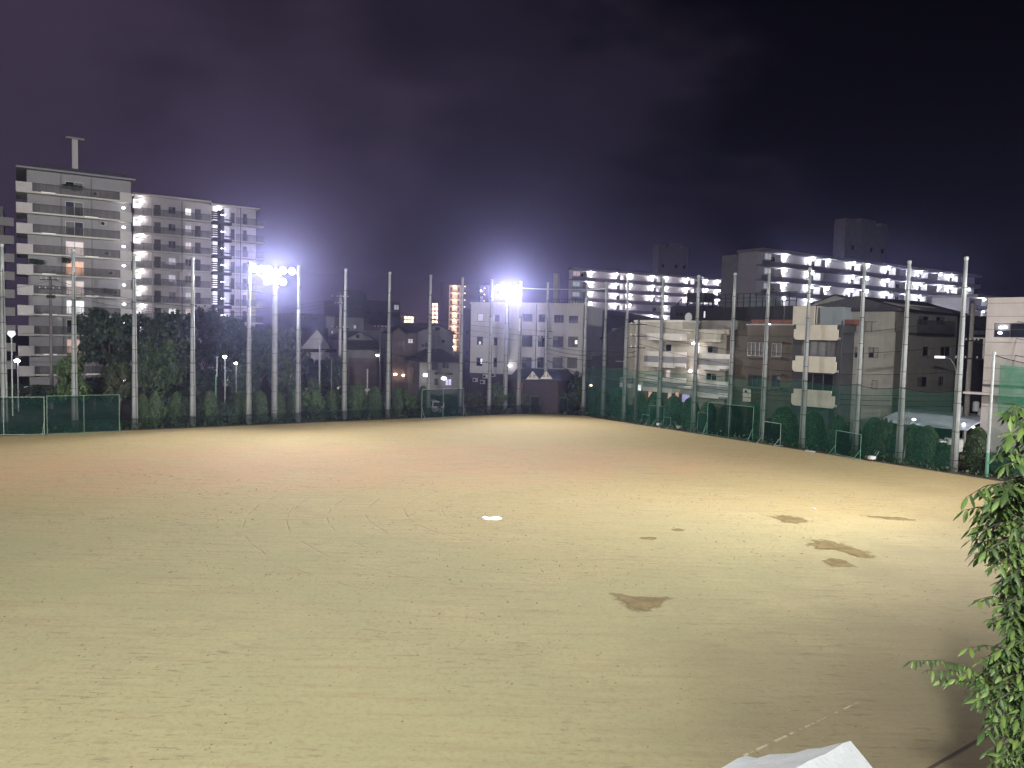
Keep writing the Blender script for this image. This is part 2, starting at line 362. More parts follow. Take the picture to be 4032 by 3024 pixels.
# ------------------------------------------------------------------ floodlight towers and their light
def floodlight(parent, p, aim, me_h, me_l):
    d = (Vector(aim) - Vector(p)).normalized()
    q = d.to_track_quat('-Z', 'Z')
    h = inst('floodlight', me_h, parent, p); h.rotation_euler = q.to_euler()
    inst('lens', me_l, h)
hb = MB(); hb.tube([(0, 0, .42), (0, 0, .30), (0, 0, 0), (0, 0, -.05)], [.12, .20, .36, .38], 12); hb.box(-.42, -.38, -.04, .04, -.05, .35); hb.box(.38, .42, -.04, .04, -.05, .35)
HEAD_ME = hb.mesh('floodlight', 'housing', False)
lb = MB(); lb.add([(math.cos(a) * .36, math.sin(a) * .36, -.055) for a in [k * math.pi / 7 for k in range(14)]], [tuple(range(14))]); LENS_ME = lb.mesh('lens', 'lens_glow')
def flood_tower(label, foot, along, rows, H, beams, col):
    aim = beams[0][0]
    t = thing('floodlight_tower', label, 'floodlight', (foot[0], foot[1], 0), 0, 'floodlight towers around the field')
    b = MB(); b.tube([(0, 0, 0), (0, 0, H * .5), (0, 0, H)], [.33, .29, .22], 16); b.build('pole', 'concrete_pole', t, smooth=True)
    for k in range(7):
        b = MB(); z = 1.2 + k * 2.1; r = .34 - .11 * z / H + .012; b.tube([(0, 0, z), (0, 0, z + .07)], [r, r], 14); b.build('band', 'band_steel', t)
    a = np.array([*along, 0.0]); sums = []
    f = (Vector((aim[0] - foot[0], aim[1] - foot[1], 0))).normalized()
    for z, offs in rows:
        b = MB(); p0 = a * (min(offs) - .3); p1 = a * (max(offs) + .3)
        b.tube([(p0[0], p0[1], z), (p1[0], p1[1], z)], .06, 6); b.build('crossarm', 'steel_pole', t)
        for o in offs:
            p = a * o + np.array([f.x * .35, f.y * .35, z])
            jit = Vector((random.uniform(-8, 8), random.uniform(-8, 8), 0))
            floodlight(t, tuple(p), Vector((aim[0] - foot[0], aim[1] - foot[1], 0)) + jit, HEAD_ME, LENS_ME)
    zc = np.mean([r[0] for r in rows])
    for bm, cone, kw in beams:                                        # the heads of a tower are trained on different parts of the field
        ld = bpy.data.lights.new('flood_lamp', 'SPOT'); ld.energy = kw * FLOOD; ld.color = col; ld.spot_size = R(cone); ld.spot_blend = 1.0; ld.shadow_soft_size = .5
        lo = bpy.data.objects.new('flood_lamp', ld); COL.objects.link(lo); lo.parent = t; lo.location = (f.x * .9, f.y * .9, zc)
        lo.rotation_euler = (Vector((bm[0] - foot[0], bm[1] - foot[1], bm[2] - zc)) - Vector((f.x, f.y, 0))).to_track_quat('-Z', 'Y').to_euler()
    return t
T1 = on_z(1080, 1660)[:2]; T2 = on_z(1987, 1622)[:2]
flood_tower('tall floodlight tower glaring white beside the trees on the left fence', T1, UL, [(16.6, [-2.1, -1.35, -.6, 1.0, 2.0]), (15.35, [-.7, .2, 1.0])], 16.9, [((-29, 30, 12.4), 150, 112), ((0, 60, 0), 90, 38), ((40, 60, 0), 150, 28)], (1.0, .97, .98))
flood_tower('floodlight tower glaring white in front of the pale office block', T2, (.98, -.18), [(16.4, [-1.3, -.5, .3, 1.1]), (15.3, [-.95, -.2, .6])], 16.9, [((20, 40, 8), 150, 125)], (1.0, .97, 1.0))
# the other towers stand round the near half of the field, out of view
flood_tower('floodlight tower beside the school at the near left of the field', (-42, -8), UL, [(17.6, [-2, -1, 0, 1, 2]), (16.4, [-1, 0, 1])], 18, [((-20, 60, 10), 130, 170), ((-58, 55, 0), 60, 360)], (1.0, .98, .95))
flood_tower('floodlight tower beside the school, nearest the leafy tree', (-7, -14), UL, [(19.6, [-2, -1, 0, 1, 2]), (18.4, [-1, 0, 1])], 20, [((0, 90, 0), 90, 203), ((-5, 70, 0), 130, 55), ((9, 38, 0), 110, 52)], (1.0, .98, .95))  # the two wide beams are added fill for the nearer ground
flood_tower('floodlight tower farther along the right fence than the view reaches', (50, 36), VR, [(16.6, [-2, -1, 0, 1, 2]), (15.4, [-1, 0, 1])], 17, [((0, 72, 0), 110, 350), ((-60, 40, 0), 60, 480), ((-60, 80, 0), 60, 400), ((12, 18, 0), 60, 85)], (1.0, .97, .95))  # unseen tower added to light the right side; last beam is near fill

# ------------------------------------------------------------------ safety-net poles
def pole_radius(z): return .30 - (.30 - .135) * z / POLE_H
BANDS = [.9, 3.2, 5.5, 6.45, 7.8, 10.1, 12.4, 14.7]
def make_pole():
    t = thing('net_pole', 'x', 'pole', group='tall concrete poles of the safety net')
    b = MB(); zs = [0, 4, 8, 12.4]; b.tube([(0, 0, z) for z in zs], [pole_radius(z) for z in zs], 16); b.build('shaft', 'concrete_pole', t, smooth=True)
    b = MB(); b.tube([(0, 0, 12.4), (0, 0, POLE_H - .25)], [pole_radius(12.4) - .01, pole_radius(POLE_H)], 14); b.build('top_section', 'steel_pole', t, smooth=True)
    b = MB(); b.tube([(0, 0, POLE_H - .25), (0, 0, POLE_H - .03), (0, 0, POLE_H)], [.17, .17, .12], 14); b.build('cap', 'steel_pole', t)
    for z in BANDS:
        r = pole_radius(z) + .014; b = MB(); b.tube([(0, 0, z), (0, 0, z + .075)], [r, r], 14); b.build('band', 'band_steel', t)
    b = MB(); b.tube([(pole_radius(z) * .25, -pole_radius(z) * .97 - .05, z) for z in (.2, 5, 10, 15)], .028, 5); b.build('climbing_rope', 'cable_black', t)
    return t
proto = make_pole()
for i, (p, f) in enumerate(zip(POLES, FACE)):
    rz = math.atan2(f[1], f[0]) + math.pi / 2
    if i < 11: lb = f'net pole on the left fence, {ORD[i]} of eleven from the left edge'
    elif i < 14: lb = ['net pole on the clipped corner, just right of the right floodlight tower', 'net pole on the clipped corner before the dark shop roof', 'net pole at the right corner of the pale office block'][i - 11]
    else: lb = f'net pole on the right fence, {ORD[i - 14]} of ten from the corner'
    o = proto if i == 0 else copy_tree(proto)
    o.location = (p[0], p[1], 0); o.rotation_euler = (0, 0, rz); o['label'] = lb
# ------------------------------------------------------------------ buildings: helpers
mat('wall_grey', (.30, .30, .315), .85, .05, .6, .12, 14, streak=0.072)
mat('wall_pale', (.54, .52, .525), .85, .05, .6, .12, 14, streak=0.060)
mat('wall_white', (.56, .555, .55), .85, .06, .7, .12, 12, streak=0.132)
mat('wall_slab', (.30, .285, .30), .85, .06, .5, .1, 10, streak=0.072)
mat('wall_beige', (.46, .44, .37), .85, .08, 1.2, .2, 10, streak=0.090)
mat('wall_beige_dark', (.36, .34, .30), .85, .08, 1.2, .2, 10, streak=0.090)
mat('wall_tower', (.20, .185, .165), .85, .08, 1.2, .2, 10)
mat('band_white', (.66, .65, .61), .8, .05, 1.0, .1, 12, streak=0.096)
mat('band_grey', (.25, .25, .26), .8, .08, 1.2, .1, 12)
mat('tile_brown', (.088, .072, .055), .6, .25, 9.0, .3, 20, streak=0.090)
mat('wall_cream', (.57, .54, .46), .85, .05, .9, .15, 12, streak=0.060)
mat('wall_stone', (.31, .305, .275), .85, .07, .8, .2, 14, streak=0.108)
mat('wall_pink', (.46, .425, .405), .85, .05, .8, .1, 14, streak=0.060)
mat('wall_house', (.165, .162, .158), .85, .08, .8, .1, 10, streak=0.090)
mat('wall_brown', (.115, .092, .092), .85, .1, .8, .1, 10, streak=0.090)
mat('wall_dark', (.045, .045, .05), .85, .15, .8, .1, 10)
mat('wall_steel', (.23, .27, .285), .5, .06, 1.0, .08, 10)
mat('roof_dark', (.035, .035, .042), .7, .25, 2.0, .3, 9)
mat('roof_navy', (.035, .042, .075), .55, .2, 2.5, .3, 9)
mat('rust_red', (.17, .065, .05), .7, .2, 3)
mat('wall_sheet', (.46, .52, .58), .35, .06, .8, .06, 6)
mat('wall_shop', (.045, .036, .039), .8, .2, 2.0, .2, 9)
mat('dark_hole', (.018, .018, .022), .9, .2, 2)
mat('frame_light', (.52, .52, .51), .5, .05, 3)
mat('frame_dark', (.075, .075, .08), .5, .1, 3)
mat('door_dark', (.075, .07, .078), .6, .15, 2)
mat('door_pale', (.42, .40, .40), .6, .08, 2)
mat('curtain', (.17, .165, .17), .9, .15, 4)
mat('unit_white', (.60, .60, .58), .6, .06, 3)
mat('unit_grey', (.40, .40, .40), .6, .06, 3)
mat('steel_dark', (.03, .031, .036), .6, .2, 4)
glassmat('glass_dark', (.018, .021, .030)); glassmat('glass_blue', (.05, .055, .08), .15)
netmat('railing_veil', (.20, .20, .205), .42)
emit('lit_white', (1.0, .97, .98), 1.35, False, .45)
emit('lit_pale', (.80, .80, .90), .42, False, .35)
emit('lit_pink', (.86, .64, .62), .62, False, .30)
emit('lit_warm', (1.0, .36, .12), .85, False, .60)
emit('lit_orange', (1.0, .46, .30), .55, False, .5)
emit('lit_mint', (.60, .72, .66), .55, False, .25)
emit('lit_violet', (.55, .50, 1.0), .75, False, .4)
emit('lamp_white', (1.0, .96, 1.0), LAMP * 10)
emit('lamp_cool', (.88, .91, 1.0), LAMP * 10)
emit('lamp_warm', (1.0, .60, .36), LAMP * 4.5); emit('lamp_porch', (1.0, .66, .40), 22.0)
emit('lamp_stair', (1.0, .90, .92), 60.0); emit('lamp_wall', (1.0, .96, 1.0), 14.0)
emit('lamp_far', (1.0, .60, .36), 7.0, False)
emit('tube_white', (1.0, .95, .88), .8, False)
PANE = {'dark': 'glass_dark', 'blue': 'glass_blue', 'curtain': 'curtain', 'white': 'lit_white', 'pale': 'lit_pale', 'pink': 'lit_pink', 'warm': 'lit_warm', 'orange': 'lit_orange', 'mint': 'lit_mint', 'violet': 'lit_violet', 'hole': 'dark_hole'}

class Bld:
    """A building whose facade runs from a left corner to a right corner; local x along it, y away from the camera, z up."""
    def __init__(s, name, label, cat, l, Y, r, YR=None, ang=None, group=None):
        a = at(l[0], l[1], Y); s.O = a[:2]
        if ang is None:
            e = at(r[0], r[1], YR)[:2] - s.O; s.ang = math.atan2(e[1], e[0])
        else: s.ang = R(ang)
        s.ex = np.array([math.cos(s.ang), math.sin(s.ang)]); s.ey = np.array([-s.ex[1], s.ex[0]])
        s.H = a[2]; s.root = thing(name, label, cat, (s.O[0], s.O[1], 0), s.ang, group)
        s.L = s.loc(*r)[0]
    def loc(s, px, py, d=0.0):
        r = ray(px, py); t = (d + np.dot(s.O, s.ey)) / np.dot(r[:2], s.ey); p = r[:2] * t - s.O
        return float(np.dot(p, s.ex)), float(CAM_H + r[2] * t)
    def rect(s, q, d=0.0):
        x0, z1 = s.loc(q[0], q[1], d); x1, z0 = s.loc(q[2], q[3], d)
        za = s.loc(q[0], q[3], d)[1]; zb = s.loc(q[2], q[1], d)[1]
        return x0, x1, (z0 + za) / 2, (z1 + zb) / 2
def holed_wall(b, x0, x1, z0, z1, y, holes, depth=.16, mi=0):
    xs = sorted({x0, x1, *[min(max(v, x0), x1) for h in holes for v in h[:2]]}); zs = sorted({z0, z1, *[min(max(v, z0), z1) for h in holes for v in h[2:]]})
    for i in range(len(xs) - 1):
        for j in range(len(zs) - 1):
            cx, cz = (xs[i] + xs[i + 1]) / 2, (zs[j] + zs[j + 1]) / 2
            if any(h[0] < cx < h[1] and h[2] < cz < h[3] for h in holes): continue
            b.quad((xs[i], y, zs[j]), (xs[i + 1], y, zs[j]), (xs[i + 1], y, zs[j + 1]), (xs[i], y, zs[j + 1]), mi)
    for a, c, d, e in holes:
        b.quad((a, y, d), (a, y + depth, d), (a, y + depth, e), (a, y, e), mi); b.quad((c, y, d), (c, y, e), (c, y + depth, e), (c, y + depth, d), mi)
        b.quad((a, y, d), (c, y, d), (c, y + depth, d), (a, y + depth, d), mi); b.quad((a, y, e), (a, y + depth, e), (c, y + depth, e), (c, y, e), mi)
def body(bd, x0, x1, D, z0, z1, holes=(), material='wall_grey', y=0.0, depth=.16, name='wall'):
    b = MB(); holed_wall(b, x0, x1, z0, z1, y, list(holes), depth)
    b.quad((x0, y + D, z0), (x0, y, z0), (x0, y, z1), (x0, y + D, z1)); b.quad((x1, y, z0), (x1, y + D, z0), (x1, y + D, z1), (x1, y, z1))
    b.quad((x1, y + D, z0), (x0, y + D, z0), (x0, y + D, z1), (x1, y + D, z1)); b.quad((x0, y, z1), (x1, y, z1), (x1, y + D, z1), (x0, y + D, z1))
    return b.build(name, material, bd.root)
def window(bd, rc, y=0.0, style='dark', frame='frame_dark', n=2, name='window', fw=.05, sill=True):
    """frame with mullions, its pane behind; y is where the pane sits"""
    x0, x1, z0, z1 = rc; b = MB(); t = fw
    b.box(x0, x1, y - .06, y + .0, z0, z0 + t); b.box(x0, x1, y - .06, y, z1 - t, z1); b.box(x0, x0 + t, y - .058, y, z0 + t, z1 - t); b.box(x1 - t, x1, y - .058, y, z0 + t, z1 - t)
    for k in range(1, n):
        xm = x0 + (x1 - x0) * k / n; b.box(xm - t * .5, xm + t * .5, y - .05, y - .002, z0 + t, z1 - t)
    w = b.build(name, frame, bd.root)
    p = MB(); p.quad((x0 + .01, y + .004, z0 + .01), (x1 - .01, y + .004, z0 + .01), (x1 - .01, y + .004, z1 - .01), (x0 + .01, y + .004, z1 - .01)); p.build('pane', PANE[style], w)
    if style in ('dark', 'blue') and random.random() < .6 and n > 1:
        c = MB(); h = random.choice([.35, .5, 1.0]); k = random.randrange(n); xa = x0 + (x1 - x0) * k / n + t; xb = x0 + (x1 - x0) * (k + 1) / n - t
        c.quad((xa, y - .004, z1 - t - (z1 - z0 - 2 * t) * h), (xb, y - .004, z1 - t - (z1 - z0 - 2 * t) * h), (xb, y - .004, z1 - t), (xa, y - .004, z1 - t)); c.build('curtain', 'curtain', w)
    return w
_me = {}
def ball_me(key, r, material):
    if key not in _me: b = MB(); b.ball((0, 0, 0), r, 7, 4, .6); _me[key] = b.mesh('lamp', material)
    return _me[key]
def box_part(bd, name, material, x0, x1, y0, y1, z0, z1, parent=None):
    b = MB(); b.box(x0, x1, y0, y1, z0, z1); return b.build(name, material, parent or bd.root)
def ac_unit(bd, x, y, z, material='unit_grey', s=1.0):
    b = MB(); b.bbox(x, x + .8 * s, y, y + .3, z, z + .62 * s, .03); u = b.build('air_conditioner', material, bd.root)
    b = MB(); c = (x + .3 * s, y - .012, z + .31 * s); b.add([(c[0] + .23 * s * math.cos(k * math.pi / 6), c[1], c[2] + .23 * s * math.sin(k * math.pi / 6)) for k in range(12)], [tuple(range(12))]); b.build('fan_grille', 'dark_hole', u)
def roof_gable(bd, x0, x1, y0, y1, ze, zr, xr=None, material='roof_dark', over=.35, th=.14):
    """ridge along y (gable towards the viewer)"""
    xr = (x0 + x1) / 2 if xr is None else xr; b = MB()
    for xa, s in ((x0, -1), (x1, 1)):
        k = (zr - ze) / abs(xr - xa); xo = xa + s * over; zo = ze - k * over
        b.xprism([(xo, zo), (xr, zr), (xr, zr + th), (xo, zo + th)] if s < 0 else [(xr, zr), (xo, zo), (xo, zo + th), (xr, zr + th)], y0 - over, y1 + over)
    return b.build('roof', material, bd.root)
def roof_ridge(bd, x0, x1, y0, y1, ze, zr, material='roof_dark', over=.35, hip=0.0):
    """ridge along x, optional hips"""
    ym = (y0 + y1) / 2; b = MB(); a = (x0 - over, y0 - over, ze); c = (x1 + over, y0 - over, ze); d = (x1 + over, y1 + over, ze); e = (x0 - over, y1 + over, ze)
    p = (x0 - over + hip, ym, zr); q = (x1 + over - hip, ym, zr); n = len(b.v)
    b.add([a, c, d, e, p, q], [(0, 1, 5, 4), (2, 3, 4, 5), (1, 2, 5), (3, 0, 4), (3, 2, 1, 0)])
    b.box(x0 - over, x1 + over, y0 - over - .02, y0 - over + .1, ze - .16, ze - .003)
    return b.build('roof', material, bd.root)
def tiles(bd, x0, x1, y0, y1, ze, zr, n=7, parent=None):
    """courses of a tiled slope"""
    b = MB()
    for k in range(n):
        t0, t1 = k / n, (k + 1) / n
        ya, yb = y0 + (y1 - y0) * t0, y0 + (y1 - y0) * t1; za, zb = ze + (zr - ze) * t0, ze + (zr - ze) * t1
        b.yprism([(ya, za + .02), (ya, za + .07), (yb, zb + .05), (yb, zb + .02)], x0, x1)
    return b.build('tile_course', 'roof_dark', parent or bd.root)

# ------------------------------------------------------------------ A: the tall apartment block at the far left
A = Bld('apartment_block', 'tallest grey apartment block at far left with wraparound balconies and a T-shaped mast', 'apartment building', (105, 665), 103, (515, 711), ang=32.5)
zA = A.loc(75, 747, -1.5)[1]; stA = (zA - A.loc(75, 1394, -1.5)[1]) / 8
xw0, xw1 = A.loc(257, 900, 0)[0], A.loc(330, 900, 0)[0]
styA = ['dark', 'blue', 'blue', 'pink', 'warm', 'pink', 'white', 'dark', 'orange', 'dark', 'dark']
holesA = [(xw0, xw1, zA - k * stA + .12 + (.8 if k == 0 else 0), zA - k * stA + 2.05) for k in range(11) if zA - k * stA > -.5]
body(A, 0, A.L, 13, 0, A.H - .1, holesA, 'wall_grey')
for k, h in enumerate(holesA): window(A, h, .12, styA[k], 'frame_light', 2, fw=.09)
box_part(A, 'roof', 'band_grey', -1.2, A.L + .5, -1.3, 14, A.H - .1, A.H + .14)
box_part(A, 'roof', 'roof_dark', .5, A.L - .6, .3, 12.5, A.H + .14, A.H + .85)
xm0, xm1 = A.loc(283, 600, 6)[0], A.loc(306, 600, 6)[0]; zm = A.loc(290, 551, 6)[1]
mast = box_part(A, 'mast', 'wall_pale', xm0, xm1, 5.5, 6.4, A.H, zm)
xa, xb = A.loc(258, 548, 6)[0], A.loc(331, 556, 6)[0]; box_part(A, 'crossbar', 'band_grey', xa, xb, 5.4, 6.5, zm, zm + .28, mast)
xl, xp = A.loc(66, 760, -1.5)[0], A.loc(127, 760, -1.5)[0]; xq, xr_ = A.loc(472, 850, -1.5)[0], A.loc(519, 850, -1.5)[0]
for k in range(11):
    z = zA - k * stA
    if z < .5: break
    s = box_part(A, 'balcony', 'band_white', xl, xr_, -1.5, -.003, z - .2, z)
    b = MB(); b.bbox(xl, xp, -1.62, -1.5, z - .25, z + 1.1, .03); b.build('balcony_panel', 'wall_pale', s)
    b = MB(); b.bbox(xl - .12, xl, -1.62, 5.0, z - .25, z + 1.1, .03); b.build('balcony_panel', 'wall_pale', s)
    b = MB(); b.bbox(xq, xr_, -1.62, -1.5, z - .25, z + 1.1, .03); b.build('balcony_panel', 'wall_pale', s)
    b = MB(); b.quad((xp, -1.56, z), (xq, -1.56, z), (xq, -1.56, z + 1.05), (xp, -1.56, z + 1.05)); b.build('railing', 'railing_veil', s)
    b = MB(); b.box(xp, xq, -1.6, -1.52, z + 1.05, z + 1.1)
    for j in range(14):
        xx = xp + (xq - xp) * j / 13; b.box(xx - .025, xx + .025, -1.59, -1.53, z, z + 1.05)
    b.build('handrail', 'frame_dark', s)
    box_part(A, 'balcony', 'band_white', xl, -.003, -.003, 6, z - .2, z)
    b = MB(); b.box(-.03, -.002, .6, 3.6, z + .05, z + 2.0); b.build('window', 'glass_dark', A.root)
    if k in (2, 0, 3, 4, 5): ac_unit(A, A.loc(365 + 15 * k, 860, -.5)[0], -.45, z + (.35 if k != 2 else 1.75))
    if k: inst('wall_lamp', ball_me('lw_a', .24, 'lamp_wall'), A.root, (A.loc(486, 815, -.9)[0], -.9, z + 1.75))
    if k % 2 == 0: box_part(A, 'strip_light', 'tube_white', xp + 1.0, xp + 2.6, -1.65, -1.625, z - .02, z + .03)
    else: box_part(A, 'strip_light', 'tube_white', xp + 6.0, xp + 7.6, -1.65, -1.625, z - .02, z + .03)
for px in (243, 362):
    x = A.loc(px, 900)[0]; b = MB(); b.tube([(x, -.08, 0), (x, -.08, A.H - .1)], .07, 6); b.build('downpipe', 'band_grey', A.root)

# C: the block behind it, only its balcony ends in view
Cb = Bld('apartment_block', 'apartment block cut off by the left edge behind the tallest block', 'apartment building', (-170, 795), 117, (52, 800), ang=32.5)
body(Cb, 0, Cb.L - 1.3, 12, 0, Cb.H, (), 'wall_grey')
for k in range(9):
    z = Cb.H - 2.9 - k * 2.75
    if z < 1: break
    s = box_part(Cb, 'balcony', 'band_white', 0, Cb.L, -1.4, -.003, z - .2, z); b = MB(); b.bbox(0, Cb.L + .05, -1.52, -1.4, z - .2, z + 1.1, .03); b.build('balcony_panel', 'wall_pale', s)
    window(Cb, (Cb.L - 5, Cb.L - 3, z + .1, z + 2.0), -.07, 'dark', 'frame_light')

# ------------------------------------------------------------------ B: the gallery wing with the lit stair and the steel fire escape
B = Bld('apartment_block', 'pale apartment block with dark doors, a lit stair and a black steel fire escape', 'apartment building', (528, 770), 127, (1008, 826), ang=33.5)
stB = 2.83; ntB = 11
doors = [(607, 633), (768, 790), (909, 927), (956, 972)]; wnB = [(663, 692), (729, 754)]
zB = [B.H - .35 - 2.75 - k * stB for k in range(ntB)]                 # gallery floor levels
hl = []
styB = {(0, 1): 'white', (2, 1): 'pink', (4, 0): 'pale', (6, 0): 'white', (5, 1): 'pale', (1, 1): 'pale', (3, 0): 'pale', (7, 1): 'white', (6, 1): 'pink'}
for k, z in enumerate(zB):
    if z < -.6: continue
    for j, (a, c) in enumerate(doors): hl.append((B.loc(a, 900)[0], B.loc(c, 900)[0], z + .02, z + 2.0, 'door', k, j))
    for j, (a, c) in enumerate(wnB): hl.append((B.loc(a, 900)[0], B.loc(c, 900)[0], z + .75, z + 1.95, 'win', k, j))
    hl.append((B.loc(561, 900)[0], B.loc(585, 900)[0], z + .05, z + 1.95, 'door_pale', k, 0))
body(B, 0, B.L, 11, 0, B.H, [h[:4] for h in hl], 'wall_pale')
for x0, x1, z0, z1, kind, k, j in hl:
    if kind == 'win': window(B, (x0, x1, z0, z1), .12, styB.get((k, j), 'blue'), 'frame_light', 2)
    else:
        d = box_part(B, 'door', 'door_dark' if kind == 'door' else 'door_pale', x0, x1, .08, .13, z0, z1)
        box_part(B, 'handle', 'frame_light', x1 - .22, x1 - .14, .03, .08, z0 + .9, z0 + 1.05, d)
box_part(B, 'roof', 'band_white', -.4, B.loc(832, 810, -1.5)[0], -1.5, 11.3, B.H, B.H + .28)
box_part(B, 'roof', 'band_white', B.loc(832, 810, -1.5)[0] + .003, B.L + .3, -1.5, 11.3, B.H - .3, B.H - .06)
xg0, xg1 = -.3, B.loc(830, 900, -1.3)[0]; xh0, xh1 = B.loc(905, 900, -1.3)[0], B.L + 1.0
for k, z in enumerate(zB):
    if z < .5: continue
    for xa, xb in ((xg0, xg1), (xh0, xh1)):
        s = box_part(B, 'gallery', 'band_white', xa, xb, -1.3, -.003, z - .22, z)
        b = MB(); b.quad((xa, -1.26, z), (xb, -1.26, z), (xb, -1.26, z + 1.05), (xa, -1.26, z + 1.05)); b.build('railing', 'railing_veil', s)
        b = MB(); b.box(xa, xb, -1.3, -1.22, z + 1.05, z + 1.1)
        for j in range(int((xb - xa) / 1.5) + 1): b.box(xa + j * 1.5 - .025, xa + j * 1.5 + .025, -1.29, -1.23, z, z + 1.05)
        b.build('handrail', 'frame_dark', s)
    xs0, xs1 = B.loc(523, 790, -1.6)[0], B.loc(553, 790, -1.6)[0]
    st = box_part(B, 'stair_landing', 'lit_white', xs0, xs1, -1.75, -1.65, z + .9, z + 2.3)  # lamplight on the landing painted as a glowing panel
    box_part(B, 'step', 'unit_grey', xs0 + .35, xs1 - .35, -1.79, -1.752, z + 1.75, z + 1.9, st); box_part(B, 'step', 'unit_grey', xs0 + .6, xs1 - .6, -1.79, -1.752, z + 1.3, z + 1.4, st)
    inst('stair_lamp', ball_me('lw_s', .2, 'lamp_stair'), B.root, (xs1 + .4, -.5, z + 2.25))
for px, m_, r in ((600, 'wall_pale', .09), (716, 'frame_dark', .06), (925, 'band_white', .08), (947, 'frame_dark', .06)):
    x = B.loc(px, 900, -1.3)[0]; b = MB(); b.tube([(x, -1.42, 0), (x, -1.42, B.H - .3)], r, 6); b.build('downpipe', m_, B.root)
# fire escape
fx0, fx1, fx2 = B.loc(838, 900, -2.6)[0], B.loc(862, 900, -2.6)[0], B.loc(884, 900, -2.6)[0]
lit = box_part(B, 'stairwell', 'lit_white', B.loc(838, 900, -.05)[0], B.loc(858, 900, -.05)[0], -.09, -.02, 1, B.H - .4)  # lit wall behind the escape, its light painted as glowing strips
box_part(B, 'stairwell', 'lit_pale', B.loc(884, 900, -.05)[0], B.loc(903, 900, -.05)[0], -.09, -.02, 1, B.H - .4)
box_part(B, 'stair_core', 'steel_dark', fx1, fx1 + .35, -2.6, -1.5, 0, B.H - 1.2); box_part(B, 'stair_core', 'steel_dark', fx1 + .55, fx2 - .1, -2.6, -1.5, 0, B.H - 1.0)
for k, z in enumerate(zB):
    if z < .5: continue
    e = box_part(B, 'fire_escape', 'steel_dark', fx0, fx2 + 1.2, -2.7, -1.35, z - .55, z - .1)
    box_part(B, 'handrail', 'steel_dark', fx0, fx1, -2.72, -2.66, z - .1, z + .05, e); box_part(B, 'handrail', 'steel_dark', fx2, fx2 + 1.2, -2.72, -2.66, z + .2, z + .42, e)
    for j in range(4): box_part(B, 'tread', 'steel_dark', fx0, fx1, -2.6, -1.4, z + .35 + j * .36, z + .5 + j * .36, e)
    inst('stair_lamp', ball_me('lw_f', .15, 'lamp_wall'), B.root, (fx1 + .45, -2.5, z + 1.1)); inst('stair_lamp', ball_me('lw_f', .15, 'lamp_wall'), B.root, (fx2 + .05, -2.5, z + 1.1))
inst('stair_lamp', ball_me('lw_t', .32, 'lamp_wall'), B.root, (fx1 + .5, -.8, B.H - .75))

# ------------------------------------------------------------------ I, J: the two long lit gallery slabs behind
def gallery_slab(bd, D, rows, st, z0, lamps, x0, x1, par='wall_slab', back='wall_pale', dep=1.5, lampr=.16, skip=.03, lm='lamp_white', ends=(), skew=0.0):
    """galleries with solid parapets along the facade; each lamp hangs above a door"""
    top = z0 + 2.55
    b = MB(); b.prism([(x0, dep), (x1, dep), (x1, dep + D), (x0 + skew, dep + D)], 0, top); b.build('wall', back, bd.root)
    b = MB(); b.prism([(x0 - .3, -.25), (x1 + .3, -.25), (x1 + .3, D + dep + .2), (x0 + skew - .3, D + dep + .2), (x0 - .3, dep)], top + .003, top + .55); b.build('roof', par, bd.root)
    xs = [bd.loc(*l, 1.0)[0] for l in lamps]
    for k in range(rows):
        z = z0 - k * st
        if z < 1: break
        f = box_part(bd, 'gallery', par, x0, x1, -.12, dep - .003, z - .22, z)
        box_part(bd, 'parapet', par, x0, x1, -.14, 0, z + .003, z + .72, f)
        for j, x in enumerate(xs):
            if random.random() > skip: inst('gallery_lamp', ball_me('gl' + lm + str(lampr), lampr, lm), bd.root, (x, dep - 1.0, z + 2.15))
            sd = 1 if j % 2 else -1
            d = box_part(bd, 'door', 'door_dark', x + sd * .9, x + sd * 1.75, dep - .06, dep - .004, z + .02, z + 1.95)
            box_part(bd, 'meter_box', 'unit_white', x - sd * .1 - .35, x - sd * .1 + .35, dep - .35, dep - .004, z + .4, z + 1.35)
            if random.random() < .35: window(bd, (x + sd * 2.2, x + sd * 3.6, z + .9, z + 1.9), dep - .05, random.choice(['pale', 'dark', 'dark', 'pink' if random.random() < .3 else 'blue']), 'frame_light')
            b = MB(); b.box(x + sd * 2.05 - .06, x + sd * 2.05 + .06, .02, dep - .01, z + .002, z + 2.3); b.build('partition', 'wall_pale', bd.root)
        for (pa, pb, sty) in ends:
            xa, xb = bd.loc(pa, 1100)[0], bd.loc(pb, 1100)[0]
            window(bd, (xa, xb, z + .95, z + 2.2), -.02, sty if not (sty == 'mint' and k == 0) else 'pink', 'frame_light', 2)
Is = Bld('apartment_slab', 'long apartment slab with white-lit galleries, left of the two, behind the pale office block', 'apartment building', (2252, 1066), 209, (2842, 1105), ang=27)
ist = 2.8; iz = Is.loc(2326, 1074, 1.0)[1] - 2.15
gallery_slab(Is, 10, 9, ist, iz, [(2326, 1090), (2424, 1090), (2480, 1090), (2568, 1090), (2622, 1090), (2704, 1090), (2779, 1090), (2829, 1090)], 0, Is.L, ends=[(2255, 2284, 'mint')], skew=6.6)
rx0, rx1 = Is.loc(2577, 1000, 4)[0], Is.loc(2718, 1000, 4)[0]; rz1 = Is.loc(2640, 960, 4)[1]
